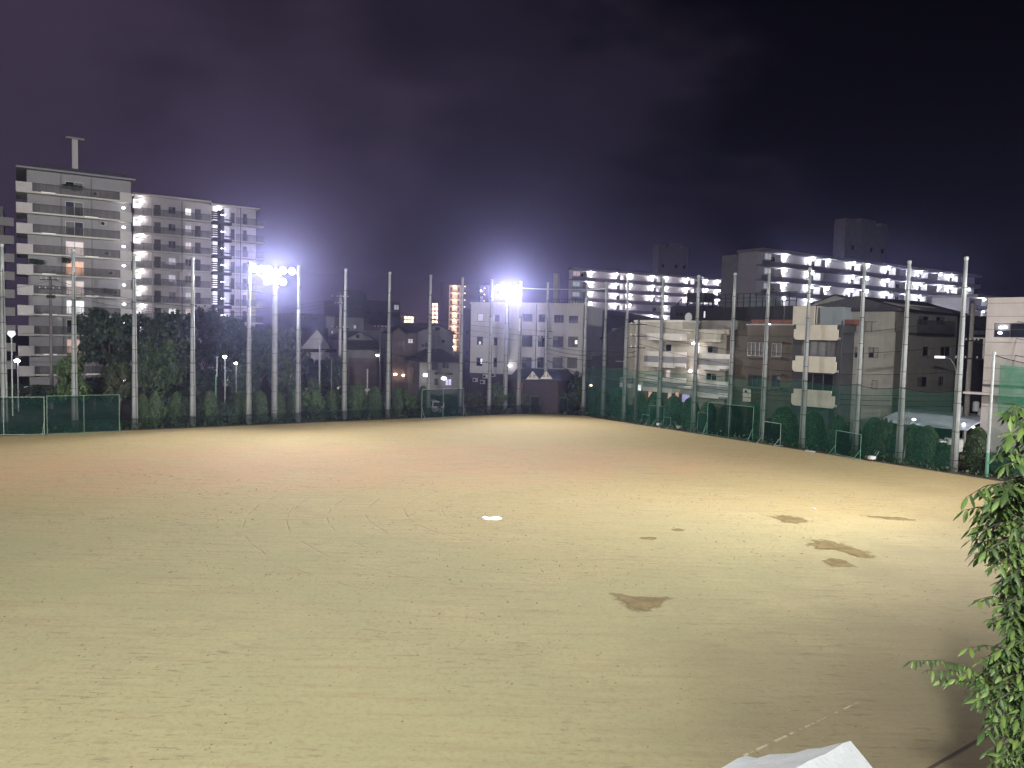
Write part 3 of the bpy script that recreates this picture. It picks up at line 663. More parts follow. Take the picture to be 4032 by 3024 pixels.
def crown_tower(bd, x0, x1, ztop, zb, D, y0, material='wall_tower'):
    c = (x1 - x0) * .30; mid = x0 + (x1 - x0) * .52
    b = MB(); b.prism([(x0, y0 + 1.2), (x0 + c, y0), (x1 - c * .7, y0), (x1, y0 + 1.0), (x1, y0 + D), (x0, y0 + D)], zb, ztop - 1.0)
    for a, e, dz in ((0, .22, -.15), (.34, .72, .35), (.84, 1.0, .0)):
        xa, xb = x0 + (x1 - x0) * a, x0 + (x1 - x0) * e; b.box(xa + .01, xb - .01, y0 + 1.0, y0 + D - .1, ztop - 1.002, ztop + dz)
    t = b.build('rooftop_tower', material, bd.root)
    for u in (.14, .52, .80):
        xx = x0 + (x1 - x0) * u; yy = y0 - .03 + (max(0, .30 - u) / .30 * 1.2)
        b = MB(); b.box(xx - .45, xx + .45, yy - .05, yy + .3, zb + (ztop - zb) * .27, zb + (ztop - zb) * .27 + .95); b.build('window', 'dark_hole', t)
    return t
crown_tower(Is, rx0 + 2.4, rx1, rz1, iz + 3, 4, 4)
Js = Bld('apartment_slab', 'long apartment slab with bluish-lit galleries under a dark notched rooftop tower, right of the two', 'apartment building', (3003, 992), 150, (3862, 1100), ang=33)
jz = Js.loc(3086, 1009, 1.0)[1] - 2.15
xJ = Js.loc(2846, 1010)[0]
gallery_slab(Js, 4.4, 7, 2.85, jz, [(3086, 1030), (3193, 1030), (3256, 1030), (3352, 1030), (3410, 1030), (3492, 1030), (3573, 1030), (3621, 1030), (3698, 1030), (3743, 1030), (3814, 1030)], 0, Js.L, lm='lamp_cool', ends=[(3006, 3033, 'pale')])
box_part(Js, 'stair_tower', 'wall_stone', -.2, 8, 5.93, 10.0, 0, jz + 2.3)
x0, x1 = Js.loc(3297, 900, 1.9)[0], Js.loc(3509, 900, 1.9)[0]; crown_tower(Js, x0 + 4.6, x1, Js.loc(3400, 862, 1.9)[1], jz + 3, 4, 1.9)
Jr = Bld('apartment_slab', 'sliver of lit galleries behind the utility pole at right', 'apartment building', (3846, 1170), 165, (3960, 1180), ang=33)
gallery_slab(Jr, 8, 5, 2.6, Jr.H - 2.5, [(3866, 1180)], 0, Jr.L, lm='lamp_cool', skip=0)
# ------------------------------------------------------------------ middle distance: towers, houses, the office block
def lit_shaft(label, l, Y, r, YR, g0, g1, st, n, lamps, lm='lamp_far', top=.6, wall='wall_dark', back='lit_orange'):
    """tall flats seen end-on: dark flanks and one open lit gallery shaft"""
    bd = Bld('apartment_tower', label, 'apartment building', l, Y, r, YR)
    a, c = bd.loc(g0, l[1])[0], bd.loc(g1, l[1])[0]
    box_part(bd, 'wall', wall, 0, a, 0, 12, 0, bd.H); box_part(bd, 'wall', wall, c, bd.L, 0, 12, 0, bd.H)
    box_part(bd, 'back_wall', 'wall_pale', a + .003, c - .003, 1.6, 11.9, 0, bd.H - .05)
    box_part(bd, 'roof', wall, a + .003, c - .003, 0, 1.59, bd.H - top, bd.H - .04)
    for k in range(n):
        z = bd.H - top - st * (k + 1)
        if z < 0: break
        f = box_part(bd, 'gallery', 'band_grey', a + .003, c - .003, -.1, 1.58, z - .2, z); box_part(bd, 'parapet', 'band_grey', a + .003, c - .003, -.12, -.02, z + .003, z + .25, f)
        for px in lamps:
            x = bd.loc(px, l[1], .9)[0]
            inst('gallery_lamp', ball_me('ls' + lm, .28, lm), bd.root, (x, .35, z + st - .75))
            d = box_part(bd, 'door', 'door_dark', x - 2.0, x - 1.1, 1.54, 1.596, z + .02, z + 2.0); d2 = box_part(bd, 'door', 'door_dark', x + 1.2, x + 2.0, 1.54, 1.596, z + .02, z + 2.0)
    return bd
T_a = lit_shaft('slim apartment tower with an orange-lit gallery shaft beside the pale office block', (1735, 1115), 333, (1884, 1117), 332.5, 1768, 1822, 2.88, 16, [1791], 'lamp_warm')
for k in range(6):
    x = T_a.loc(1831, 1130, -.1)[0]; inst('wall_lamp', ball_me('lw_o', .3, 'lamp_far'), T_a.root, (x, -.35, T_a.H - 1.2 - 2.9 * k))
T_b = Bld('apartment_tower', 'dark apartment tower with a few pinkish lamps just left of the right floodlights', 'apartment building', (1866, 1122), 350, (1925, 1124), 350)
box_part(T_b, 'wall', 'wall_brown', 0, T_b.L, 0, 12, 0, T_b.H)
for k in range(4):
    for px in (1874, 1908): inst('wall_lamp', ball_me('lw_o', .3, 'lamp_far'), T_b.root, (T_b.loc(px, 1130)[0], -.3, T_b.H - 1.3 - 2.9 * k))
    f = box_part(T_b, 'gallery', 'wall_pink', 1.0, T_b.L - 2.5, -.5, -.003, T_b.H - 3.2 - 2.9 * k, T_b.H - 2.2 - 2.9 * k)
inst('wall_lamp', ball_me('lw_q', .75, 'lamp_wall'), T_b.root, (T_b.loc(1890, 1145)[0], -.8, T_b.loc(1890, 1145)[1]))
T_c = lit_shaft('small distant block of stacked amber gallery lights left of the orange tower', (1680, 1190), 520, (1727, 1191), 519.5, 1702, 1724, 2.9, 12, [1707, 1719], 'lamp_warm', back='lit_orange')
T_d = lit_shaft('low distant block with three short rows of amber lights', (1560, 1242), 520, (1632, 1243), 520, 1590, 1629, 2.4, 4, [1598, 1610, 1622], 'lamp_warm')

def simple(name, label, cat, l, Y, r, YR, D=8, wall='wall_house', wins=(), z0=0, ang=None, parapet=0, frame='frame_dark', depth=.12):
    bd = Bld(name, label, cat, l, Y, r, YR, ang)
    rc = [(bd.rect(w[:4]), w[4], w[5] if len(w) > 5 else 2) for w in wins]
    body(bd, 0, bd.L, D, z0, bd.H, [q[0] for q in rc], wall, depth=depth)
    for q, sty, n in rc: window(bd, q, depth - .02, sty, frame, n)
    if parapet:
        b = MB(); b.box(-.08, bd.L + .08, -.08, .12, bd.H, bd.H + parapet); b.box(-.08, .12, .12, D, bd.H, bd.H + parapet); b.box(bd.L - .12, bd.L + .08, .12, D, bd.H, bd.H + parapet); b.build('parapet', wall, bd.root)
    return bd
# dark mid-rise behind the houses
Dk = simple('office_block', 'dark unlit mid-rise with a stepped rooftop behind the houses left of centre', 'building', (1372, 1178), 165, (1576, 1196), 172, 14, 'wall_dark', [(1552, 1200, 1571, 1220, 'pale', 2), (1396, 1212, 1410, 1220, 'dark', 2), (1440, 1222, 1462, 1236, 'dark', 3), (1490, 1226, 1512, 1240, 'dark', 3)])
xa, xb = Dk.loc(1368, 1150, 3)[0], Dk.loc(1426, 1150, 3)[0]; box_part(Dk, 'rooftop_room', 'wall_dark', xa, xb, 3, 9, Dk.H, Dk.loc(1400, 1142, 3)[1])
xa2 = Dk.loc(1444, 1150, 3)[0]; box_part(Dk, 'rooftop_room', 'wall_dark', xb + .003, xa2, 3, 9, Dk.H, Dk.loc(1435, 1158, 3)[1])
Dl = simple('office_block', 'long low dark building beyond the trees at left of the houses', 'building', (1150, 1232), 175, (1345, 1240), 182, 12, 'wall_dark', [(1180, 1246, 1205, 1258, 'dark', 3), (1225, 1248, 1250, 1260, 'dark', 3)])
# stepped pale building behind the gables
St = simple('house', 'stepped pale rendered house behind the wide gabled house', 'house', (1366, 1250), 140, (1432, 1252), 140.2, 8, 'wall_house', [(1390, 1280, 1402, 1296, 'dark', 2)])
box_part(St, 'upper_block', 'wall_brown', St.L + .003, St.L + 4.5, .5, 8, 0, St.H - 1.2); box_part(St, 'terrace_wall', 'wall_house', 0, St.L + 4.0, -3, -.003, 0, St.loc(1420, 1300, -3)[1])
Sb = simple('house', 'small pale box-shaped house right of the pointed white gable', 'house', (1292, 1292), 132, (1340, 1294), 132, 7, 'wall_house', [(1303, 1302, 1312, 1314, 'pale', 1)])
box_part(Sb, 'rooftop_room', 'wall_house', Sb.loc(1284, 1246, 2)[0], Sb.loc(1318, 1246, 2)[0], 2, 6, Sb.H, Sb.loc(1300, 1246, 2)[1])

def gable_house(label, el, Y, er, YR, apex, D=9, wall='wall_house', wins=(), material='roof_dark', frame='frame_dark'):
    bd = Bld('house', label, 'house', el, Y, er, YR); xr, zr = bd.loc(*apex); ze = bd.H
    b = MB(); b.xprism([(0, 0), (bd.L, 0), (bd.L, ze), (xr, zr), (0, ze)], 0, D); b.build('wall', wall, bd.root)
    roof_gable(bd, 0, bd.L, 0, D, ze, zr, xr, material)
    for w in wins: window(bd, bd.rect(w[:4], -.05), -.01, w[4], frame, w[5] if len(w) > 5 else 2)
    return bd
h = gable_house('house with a steep white pointed gable left of the leaning utility pole', (1190, 1360), 118, (1296, 1352), 121, (1247, 1294), wall='wall_white')
box_part(h, 'eave', 'roof_dark', -1.0, h.L + 1.0, -1.2, -.003, h.H - .75, h.H - .5)
tiles(h, -1.0, h.L + 1, -1.3, -.2, h.H - 1.0, h.H - .6, 3)
h = gable_house('wide gabled house with a dark tiled skirt roof and a small attic window', (1368, 1332), 116, (1468, 1330), 118, (1415, 1308), wall='wall_house', wins=[(1401, 1318, 1416, 1332, 'dark', 1)])
xa, xb = h.loc(1350, 1340)[0], h.loc(1486, 1340)[0]
b = MB(); b.yprism([(-2.2, h.H - 1.7), (-2.2, h.H - 1.55), (.1, h.H - .25), (.1, h.H - .5)], xa, xb); b.build('skirt_roof', 'roof_dark', h.root); tiles(h, xa, xb, -2.2, 0, h.H - 1.6, h.H - .3, 5)
box_part(h, 'lower_wall', 'wall_brown', xa + .4, xb - .4, -1.4, -.003, 0, h.H - 2.9); box_part(h, 'upper_wall', 'wall_house', xa + .4, xb - .4, -1.4, -.003, h.H - 2.897, h.H - 1.72)
h = gable_house('narrow brown three-storey house with barred windows and a warm porch light', (1546, 1312), 112, (1597, 1316), 112.1, (1570, 1292), wall='wall_brown',
                wins=[(1568, 1340, 1591, 1366, 'curtain', 3), (1566, 1406, 1590, 1428, 'curtain', 3)])
inst('porch_lamp', ball_me('porch_w', .26, 'lamp_porch'), h.root, (h.loc(1556, 1474, -.6)[0], -.6, h.loc(1556, 1474, -.6)[1]))
h2 = simple('house', 'flat-roofed pinkish house wedged between two gabled houses', 'house', (1597.5, 1311), 112.3, (1640, 1313), 112.3, 8, 'wall_brown', [(1606, 1334, 1626, 1352, 'pink', 2), (1608, 1408, 1622, 1418, 'pink', 2), (1612, 1448, 1626, 1468, 'dark', 2)])
inst('porch_lamp', ball_me('porch_w2', .2, 'lamp_porch'), h2.root, (-.2, -.5, h2.loc(1590, 1477)[1]))
h = gable_house('large pale gabled house below the orange tower', (1640, 1310), 114, (1786, 1324), 118, (1714, 1276), D=10, wall='wall_house', wins=[(1714, 1288, 1732, 1302, 'dark', 1), (1660, 1348, 1686, 1367, 'blue', 2), (1739, 1338, 1752, 1351, 'dark', 1)])
Lr = simple('house', 'low house with a hipped dark roof, white porch lamps and a violet-lit doorway', 'house', (1652, 1422), 106, (1808, 1428), 108, 7, 'wall_house',
            [(1700, 1420, 1724, 1458, 'dark', 3), (1742, 1424, 1768, 1450, 'dark', 2), (1710, 1490, 1725, 1517, 'dark', 1), (1754, 1492, 1778, 1518, 'violet', 2)])
roof_ridge(Lr, 0, Lr.L, 0, 7, Lr.H, Lr.loc(1730, 1373, 3.5)[1], 'roof_dark', .5, 2.2)
box_part(Lr, 'porch_roof', 'roof_dark', Lr.loc(1718, 1470, -1)[0], Lr.loc(1780, 1470, -1)[0], -1.3, -.003, Lr.loc(1740, 1476, -1)[1], Lr.loc(1740, 1468, -1)[1])
for px, py, r in ((1677, 1477, .38), (1744, 1489, .36)): inst('porch_lamp', ball_me('porch' + str(px), r, 'lamp_wall'), Lr.root, (Lr.loc(px, py, -1)[0], -1.0 if px < 1700 else -1.5, Lr.loc(px, py, -1)[1]))
Nd = simple('house', 'narrow dark house squeezed against the pale office block', 'house', (1826, 1215), 116, (1853, 1216), 115.8, 8, 'wall_dark', [(1832, 1300, 1846, 1320, 'dark', 1), (1832, 1380, 1846, 1400, 'dark', 1)])

# F: the pale office block at the field corner
FW = [(1880, 1235, 1903, 1265, 'pale', 1), (1948, 1240, 1966, 1266, 'blue', 1), (2059, 1236, 2096, 1266, 'blue', 2), (2120, 1238, 2146, 1268, 'blue', 2), (2181, 1240, 2219, 1271, 'blue', 3), (2240, 1243, 2276, 1272, 'blue', 2),
      (1877, 1325, 1901, 1358, 'blue', 1), (1944, 1328, 1958, 1360, 'dark', 1), (2056, 1321, 2096, 1366, 'blue', 3), (2118, 1323, 2144, 1366, 'dark', 2), (2178, 1324, 2217, 1367, 'blue', 2), (2237, 1325, 2275, 1367, 'curtain', 2),
      (1876, 1408, 1899, 1441, 'dark', 1), (1943, 1408, 1956, 1446, 'dark', 1), (2054, 1407, 2093, 1449, 'blue', 2), (2115, 1407, 2140, 1449, 'dark', 2), (2176, 1407, 2214, 1450, 'curtain', 2), (2234, 1407, 2272, 1450, 'curtain', 3)]
Fb = simple('office_block', 'pale three-storey office block with square windows behind the right floodlights', 'building', (1855, 1196), 112, (2299, 1199), 106.5, 12, 'wall_white', FW, frame='frame_dark')
box_part(Fb, 'parapet', 'wall_white', -.1, Fb.L + .1, -.1, .15, Fb.H + .003, Fb.H + .22)
xa, xb = Fb.loc(2170, 1180, 5)[0], Fb.loc(2298, 1180, 5)[0]; rl = MB()
for k in range(13): rl.box(xa + (xb - xa) * k / 12 - .03, xa + (xb - xa) * k / 12 + .03, 4.97, 5.03, Fb.H, Fb.H + 1.0)
rl.box(xa, xb, 4.96, 5.04, Fb.H + 1.0, Fb.H + 1.06); rl.box(xa, xb, 4.96, 5.04, Fb.H + .55, Fb.H + .6); rl.build('roof_railing', 'steel_dark', Fb.root)
box_part(Fb, 'rooftop_room', 'wall_stone', Fb.loc(2180, 1080, 6)[0], Fb.loc(2196, 1080, 6)[0], 6, 7.2, Fb.H, Fb.loc(2188, 1076, 6)[1])
zpl = Fb.loc(2000, 1474)[1]; box_part(Fb, 'plinth', 'wall_shop', .05, Fb.L - .05, -.06, -.004, 0, zpl)
for i, (px, py) in enumerate(((1945, 1474), (1873, 1494), (1902, 1502), (1912, 1480))): ac_unit(Fb, Fb.loc(px - 12, py, -.5)[0], -.48, Fb.loc(px, py + 10, -.5)[1], 'unit_white', .9)
inst('wall_lamp', ball_me('lw_office', .26, 'lamp_wall'), Fb.root, (Fb.loc(2007, 1440, -.5)[0], -.5, Fb.loc(2007, 1440, -.5)[1]))
for q in ((1886, 1345, 1893, 1356), (1892, 1412, 1900, 1432), (2264, 1340, 2273, 1355)):      # room lights seen through the panes
    r_ = Fb.rect(q, .05); box_part(Fb, 'room_light', 'lit_white', r_[0], r_[1], .07, .085, r_[2], r_[3])
b = MB(); x = Fb.loc(2112, 1300)[0]; b.tube([(x, -.08, zpl), (x, -.08, Fb.H)], .06, 6); b.build('downpipe', 'frame_dark', Fb.root)

# H: the restaurant with the navy mansard roof and two white triangular signs
Hs = Bld('restaurant', 'brick restaurant with a navy mansard roof carrying two white triangular signs', 'restaurant', (2036, 1452), 103.5, (2203, 1452), 101.5)
xl, xr2 = Hs.loc(2000, 1494, -2)[0], Hs.loc(2210, 1494, -2)[0]; zb_ = Hs.loc(2080, 1496, -2)[1]
b = MB(); b.add([(xl, -2, zb_), (xr2, -2, zb_), (xr2, 6, zb_), (xl, 6, zb_), (0, 0, Hs.H), (Hs.L, 0, Hs.H), (Hs.L, 4, Hs.H), (0, 4, Hs.H)], [(0, 1, 5, 4), (1, 2, 6, 5), (2, 3, 7, 6), (3, 0, 4, 7), (4, 5, 6, 7), (3, 2, 1, 0)]); b.build('roof', 'roof_navy', Hs.root)
n = 8; b = MB()
for k in range(n):
    t0, t1 = k / n, (k + 1) / n; ya, yb = -2 + 2 * t0, -2 + 2 * t1; za, zb2 = zb_ + (Hs.H - zb_) * t0, zb_ + (Hs.H - zb_) * t1
    b.yprism([(ya - .02, za + .02), (ya - .05, za + .05), (yb - .02, zb2 + .03), (yb, zb2)], xl + (0 - xl) * t0 + .05, xr2 + (Hs.L - xr2) * t0 - .05)
b.build('tile_course', 'roof_navy', Hs.root)
box_part(Hs, 'wall', 'wall_shop', xl + .5, xr2 - .5, -1.5, 5.5, 0, zb_ - .003); box_part(Hs, 'sign_board', 'rust_red', xl + 1.6, xl + 2.0, -1.75, -1.6, zb_ - 2.6, zb_ - .5)
for (ax, ay, lx, rx, by) in ((2096.5, 1461.5, 2070.5, 2122.5, 1494), (2150.5, 1462.5, 2125.5, 2174.5, 1492.5)):
    A_, B_, C_ = Hs.loc(ax, ay, -2.15), Hs.loc(lx, by, -2.15), Hs.loc(rx, by, -2.15)
    b = MB(); b.xprism([B_, C_, A_], -2.16, -1.9); s = b.build('gable_sign', 'band_white', Hs.root)
    cx, cz = (B_[0] + C_[0]) / 2, B_[1] + .55
    for sx in (-.33, .33):                                            # the two brushed characters, illegible at this distance
        b = MB(); u = cx + sx - .2
        for (p0, p1, q0, q1) in ((0, .42, .44, .50), (.02, .40, .24, .30), (0, .42, .02, .08), (.17, .24, .05, .5), (.02, .08, .05, .30), (.33, .39, .05, .28)) if sx < 0 else ((0, .10, .0, .46), (.10, .36, .40, .46), (.10, .40, .20, .27), (.30, .36, .2, .46), (.12, .34, .02, .08)):
            b.box(u + p0, u + p1, -2.185, -2.164, cz - .25 + q0, cz - .25 + q1)
        b.build('character', 'frame_dark', s)

# dark hillside of roofs between the office block and the beige flats
h = gable_house('dim house with a small grey gable and a lit veranda right of the office block', (2312, 1318), 118, (2358, 1316), 118, (2334, 1292), wall='wall_house', D=8, wins=[(2334, 1320, 2352, 1352, 'pale', 2)])
b = MB(); b.tube([(h.L * .5, -.1, h.H + .6), (h.L * .5, -.1, h.H + 2.0)], .05, 5); b.build('finial', 'frame_dark', h.root)
Bh = Bld('warehouse', 'big dark shed roof sloping in front of the lit slab', 'warehouse', (2290, 1222), 135, (2490, 1300), 128)
b = MB(); e = Bh.loc(2490, 1262); b.xprism([(0, 0), (Bh.L, 0), (Bh.L, e[1]), (0, Bh.H)], 0, 12); b.build('wall', 'wall_dark', Bh.root)
b = MB(); b.xprism([(-.4, Bh.H + .1), (Bh.L + .4, e[1]), (Bh.L + .4, e[1] + .25), (-.4, Bh.H + .35)], -.4, 12.4); b.build('roof', 'roof_dark', Bh.root)
h = gable_house('dark house with a steep roof beside the beige flats', (2372, 1330), 104, (2482, 1360), 103, (2470, 1278), wall='wall_dark', D=8, wins=[(2466, 1358, 2476, 1368, 'pale', 1), (2486, 1360, 2494, 1364, 'white', 1)])
lw = box_part(h, 'dormer', 'wall_house', h.loc(2410, 1300, 1)[0], h.loc(2440, 1300, 1)[0], 1, 4, h.H, h.loc(2425, 1292, 1)[1]); box_part(h, 'skylight', 'lit_white', h.loc(2440, 1298, .9)[0], h.loc(2452, 1298, .9)[0], .85, .95, h.loc(2440, 1302, .9)[1], h.loc(2440, 1292, .9)[1])
Gh = simple('house', 'dark low house behind the green net at the field corner', 'house', (2330, 1400), 106, (2480, 1405), 104, 6, 'wall_dark', [(2430, 1425, 2470, 1440, 'dark', 3)])
box_part(Gh, 'awning', 'band_grey', Gh.loc(2420, 1420)[0], Gh.loc(2478, 1420)[0], -1.2, -.003, Gh.loc(2450, 1424)[1], Gh.loc(2450, 1420)[1])
inst('wall_lamp', ball_me('lw_r', .16, 'lamp_porch'), Gh.root, (Gh.loc(2327, 1517, -1)[0], -1, Gh.loc(2327, 1517, -1)[1]))
# ------------------------------------------------------------------ right side: flats and houses close behind the net
# K: dark blocks with roof frames
Kd = simple('office_block', 'dark block with a water tank on a frame behind the beige flats', 'building', (2640, 1205), 112, (2775, 1210), 108, 8, 'wall_dark', [(2660, 1228, 2690, 1246, 'dark', 2)])
tx0, tx1 = Kd.loc(2700, 1160, 2)[0], Kd.loc(2772, 1160, 2)[0]; ztk = Kd.loc(2735, 1152, 2)[1]
b = MB(); b.bbox(tx0, tx1, 2, 5, Kd.H + .7, ztk, .3); b.build('water_tank', 'wall_dark', Kd.root)
b = MB()
for x in (tx0 + .2, tx1 - .2): b.box(x - .08, x + .08, 2.1, 2.26, Kd.H, Kd.H + .7); b.box(x - .08, x + .08, 4.7, 4.86, Kd.H, Kd.H + .7)
xf = Kd.loc(2655, 1200, 2)[0]
for k in range(4): x = xf + (tx0 - xf) * k / 3.0; b.box(x - .04, x + .04, 2, 2.1, Kd.H, Kd.H + (ztk - Kd.H) * k / 3.2)
b.tube([(xf, 2.05, Kd.H), (tx0, 2.05, ztk - .3)], .05, 5); b.build('frame', 'steel_dark', Kd.root)
box_part(Kd, 'window_light', 'lit_white', Kd.loc(2772, 1240)[0], Kd.loc(2777, 1240)[0], -.06, -.01, Kd.loc(2772, 1251)[1], Kd.loc(2772, 1226)[1])
Kr = simple('office_block', 'long dark flat roof with pipe railings below the right slab', 'building', (2780, 1212), 104, (3125, 1212), 92, 8, 'wall_dark')
b = MB(); L_ = Kr.L
for k in range(15): x = L_ * k / 14; b.box(x - .04, x + .04, .4, .48, Kr.H, Kr.H + 1.7)
for z in (.6, 1.15, 1.7): b.box(0, L_, .42, .46, Kr.H + z, Kr.H + z + .05)
b.build('roof_railing', 'steel_dark', Kr.root)
box_part(Kr, 'rooftop_room', 'wall_steel', Kr.loc(2925, 1170, 2)[0], Kr.loc(3015, 1170, 2)[0], 2, 5, Kr.H, Kr.loc(2970, 1165, 2)[1])

# L: the beige flats with white-and-grey banded balconies
Lb = Bld('apartment_block', 'beige three-storey flats with white and grey banded balconies behind the right net', 'apartment building', (2502, 1268), 99, (2862, 1276), None, ang=-50)
Lb.L = Lb.loc(2862, 1330)[0]
def lrect(q, d=0): return Lb.rect(q, d)
lw = [((2619, 1355, 2643, 1384), 'dark', 1), ((2785, 1362, 2827, 1391), 'dark', 2), ((2621, 1456, 2638, 1487), 'pink', 1), ((2780, 1469, 2820, 1498), 'dark', 2), ((2735, 1350, 2752, 1392), 'white', 1), ((2733, 1455, 2749, 1486), 'pink', 1)]
xm = Lb.loc(2686, 1300)[0]; ztop = Lb.H; zst = Lb.loc(2700, 1296)[1]
rcs = [(lrect(q), s, n) for q, s, n in lw]
body(Lb, 0, xm, 9, 0, ztop, [r for r, s, n in rcs if r[0] < xm], 'wall_beige')
body(Lb, xm + .003, Lb.L, 9, 0, zst, [r for r, s, n in rcs if r[0] > xm], 'wall_beige')
for r, s, n in rcs: window(Lb, r, .1, s, 'frame_light', n)
box_part(Lb, 'cornice', 'band_white', -.15, xm + .15, -.15, 9.1, ztop + .003, ztop + .25)
box_part(Lb, 'rooftop_room', 'wall_beige_dark', xm + .01, Lb.L - 1, 3.5, 8.5, zst, Lb.loc(2800, 1262, 3.5)[1])
xb0, xb1 = Lb.loc(2735, 1300, -.6)[0], Lb.loc(2836, 1300, -.6)[0]
box_part(Lb, 'fascia', 'wall_beige', xb0, xb1, -1.3, -.003, Lb.loc(2780, 1336, -1.3)[1], Lb.loc(2780, 1297, -1.3)[1]); box_part(Lb, 'fascia', 'band_white', xb0 - .05, xb1 + .05, -1.35, -.005, Lb.loc(2780, 1346, -1.3)[1], Lb.loc(2780, 1336, -1.3)[1] - .003)
def banded(px0, px1, tops, split):
    """balcony front: white band, grey band, white band; a bevelled end"""
    d = -1.35; (a0, a1), (b0, b1), (c0, c1) = tops
    x0, x1 = Lb.loc(px0, a0, d)[0], Lb.loc(px1, a0, d)[0]; xs = Lb.loc(split, a0, d)[0]
    zz = [Lb.loc(px0 + 20, v, d)[1] for v in (a0, a1, b1, c1)]
    s = box_part(Lb, 'balcony', 'band_grey', x0 + .05, x1 - .05, d + .12, -.004, zz[3], zz[3] + .2)
    for k, m_ in ((0, 'band_white'), (1, 'band_grey'), (2, 'band_white')):
        o = .05 if k != 1 else 0
        b = MB(); b.prism([(x0, d - o), (xs, d - o), (x1, d + .9), (x1, d + 1.02), (xs, d + .12), (x0, d + .12)], zz[k + 1] + .002, zz[k]); b.build('band', m_, s)
    b = MB(); b.prism([(x0, d + .12), (x0 + .1, d + .12), (x0 + .1, -.004), (x0, -.004)], zz[3] + .202, zz[0] - .01); b.build('side_wall', 'band_white', s)
    return s
banded(2537, 2684, ((1382, 1401), (1401, 1425), (1425, 1444)), 2652); banded(2533, 2682, ((1481, 1500), (1500, 1523), (1523, 1540)), 2650)
banded(2737, 2858, ((1391, 1410), (1410, 1436), (1436, 1455)), 2828); banded(2735, 2854, ((1497, 1516), (1516, 1542), (1542, 1564)), 2824)
b = MB(); x0, x1 = Lb.loc(2538, 1318, -1)[0], Lb.loc(2686, 1318, -1)[0]; z = Lb.loc(2600, 1340, -1)[1]
b.box(x0, x1, -1.3, -.004, z, z + .45); b.box(x0 - .04, x1 + .04, -1.35, -.006, z + .453, z + .85); b.build('canopy', 'band_white', Lb.root)
box_part(Lb, 'side_block', 'wall_beige', -1.6, -.003, .4, 8, 0, ztop - .1)
box_part(Lb, 'side_band', 'band_white', -2.0, -.01, -.4, .39, Lb.loc(2500, 1528)[1], Lb.loc(2500, 1512)[1]); box_part(Lb, 'side_band', 'band_grey', -2.0, -.01, -.38, .385, Lb.loc(2500, 1511)[1], Lb.loc(2500, 1490)[1])
inst('stair_lamp', ball_me('lw_L', .2, 'lamp_stair'), Lb.root, (Lb.loc(2728, 1364, -1.0)[0], -.9, Lb.loc(2728, 1352, -1.0)[1])); inst('stair_lamp', ball_me('lw_L', .2, 'lamp_stair'), Lb.root, (Lb.loc(2716, 1461, -1.0)[0], -.9, Lb.loc(2716, 1461, -1.0)[1]))
for px, py, c in ((2519, 1525, 'lit_white'), (2562, 1552, 'lit_warm'), (2638, 1558, 'lit_orange'), (2668, 1555, 'lit_warm')): r_ = lrect((px - 5, py - 10, px + 5, py + 12), -1.6); box_part(Lb, 'shop_light', c, r_[0], r_[1], -1.75, -1.6, r_[2], r_[3])
r_ = lrect((2686, 1553, 2712, 1584), -.3); box_part(Lb, 'entrance', 'lit_violet', r_[0], r_[1], -.3, -.2, r_[2], r_[3]); r_ = lrect((2680, 1529, 2722, 1552), -1.8); box_part(Lb, 'porch_roof', 'wall_beige', r_[0], r_[1], -1.9, -.1, r_[2], r_[3]); box_part(Lb, 'porch_roof', 'band_white', r_[0] - .15, r_[1] + .15, -2.05, -.08, r_[3] + .003, r_[3] + .14)
r_ = lrect((2525, 1540, 2690, 1580), -.1); box_part(Lb, 'shopfront', 'rust_red', r_[0], r_[1], -.12, -.01, 0, r_[3])
dz = Lb.loc(2713, 1250, 2)[0]; b = MB(); b.tube([(dz, 2, ztop - 1.5), (dz, 2, Lb.loc(2713, 1256, 2)[1])], .07, 6); zd = Lb.loc(2713, 1249, 2)[1]
b.add([(dz + .55 * math.cos(k * math.pi / 8), 1.9, zd + .55 * math.sin(k * math.pi / 8)) for k in range(16)] + [(dz, 2.15, zd)], [tuple(range(16))[::-1]] + [(k, (k + 1) % 16, 16) for k in range(16)]); b.build('satellite_dish', 'unit_white', Lb.root)

# M: brown tiled house, N: house with the curved cream balconies
Mb = Bld('house', 'brown tiled house with framed windows and a cream wall unit beside the beige flats', 'house', (2862, 1316), 88, (3124, 1281), None, ang=-50)
zm0 = Mb.loc(2900, 1322)[1]; xk = Mb.loc(2942, 1282)[0]; zm1 = Mb.loc(2990, 1280)[1]; Mb.L = Mb.loc(3124, 1400)[0]
mw = [((2943, 1348, 3004, 1402), 'curtain', 4), ((3038, 1352, 3076, 1404), 'curtain', 2), ((2946, 1478, 2998, 1524), 'blue', 3), ((3040, 1478, 3072, 1524), 'blue', 2)]
mr = [(Mb.rect(q), s, n) for q, s, n in mw]
body(Mb, 0, xk, 8, 0, zm0, (), 'tile_brown'); body(Mb, xk + .003, Mb.L, 8, 0, zm1, [r for r, s, n in mr], 'tile_brown')
for r, s, n in mr:
    w = window(Mb, r, .1, s, 'frame_light' if s == 'curtain' else 'frame_dark', n, fw=.06); box_part(Mb, 'sill', 'tile_brown', r[0] - .15, r[1] + .15, -.25, -.003, r[2] - .22, r[2] - .05, w); box_part(Mb, 'hood', 'tile_brown', r[0] - .15, r[1] + .3, -.3, -.003, r[3] + .05, r[3] + .2, w)
box_part(Mb, 'coping', 'unit_grey', xk - .1, Mb.L + .1, -.12, 8, zm1 + .003, zm1 + .12); box_part(Mb, 'gutter', 'rust_red', xk, Mb.L + 6, .8, 2.2, zm1 + .13, zm1 + .62)
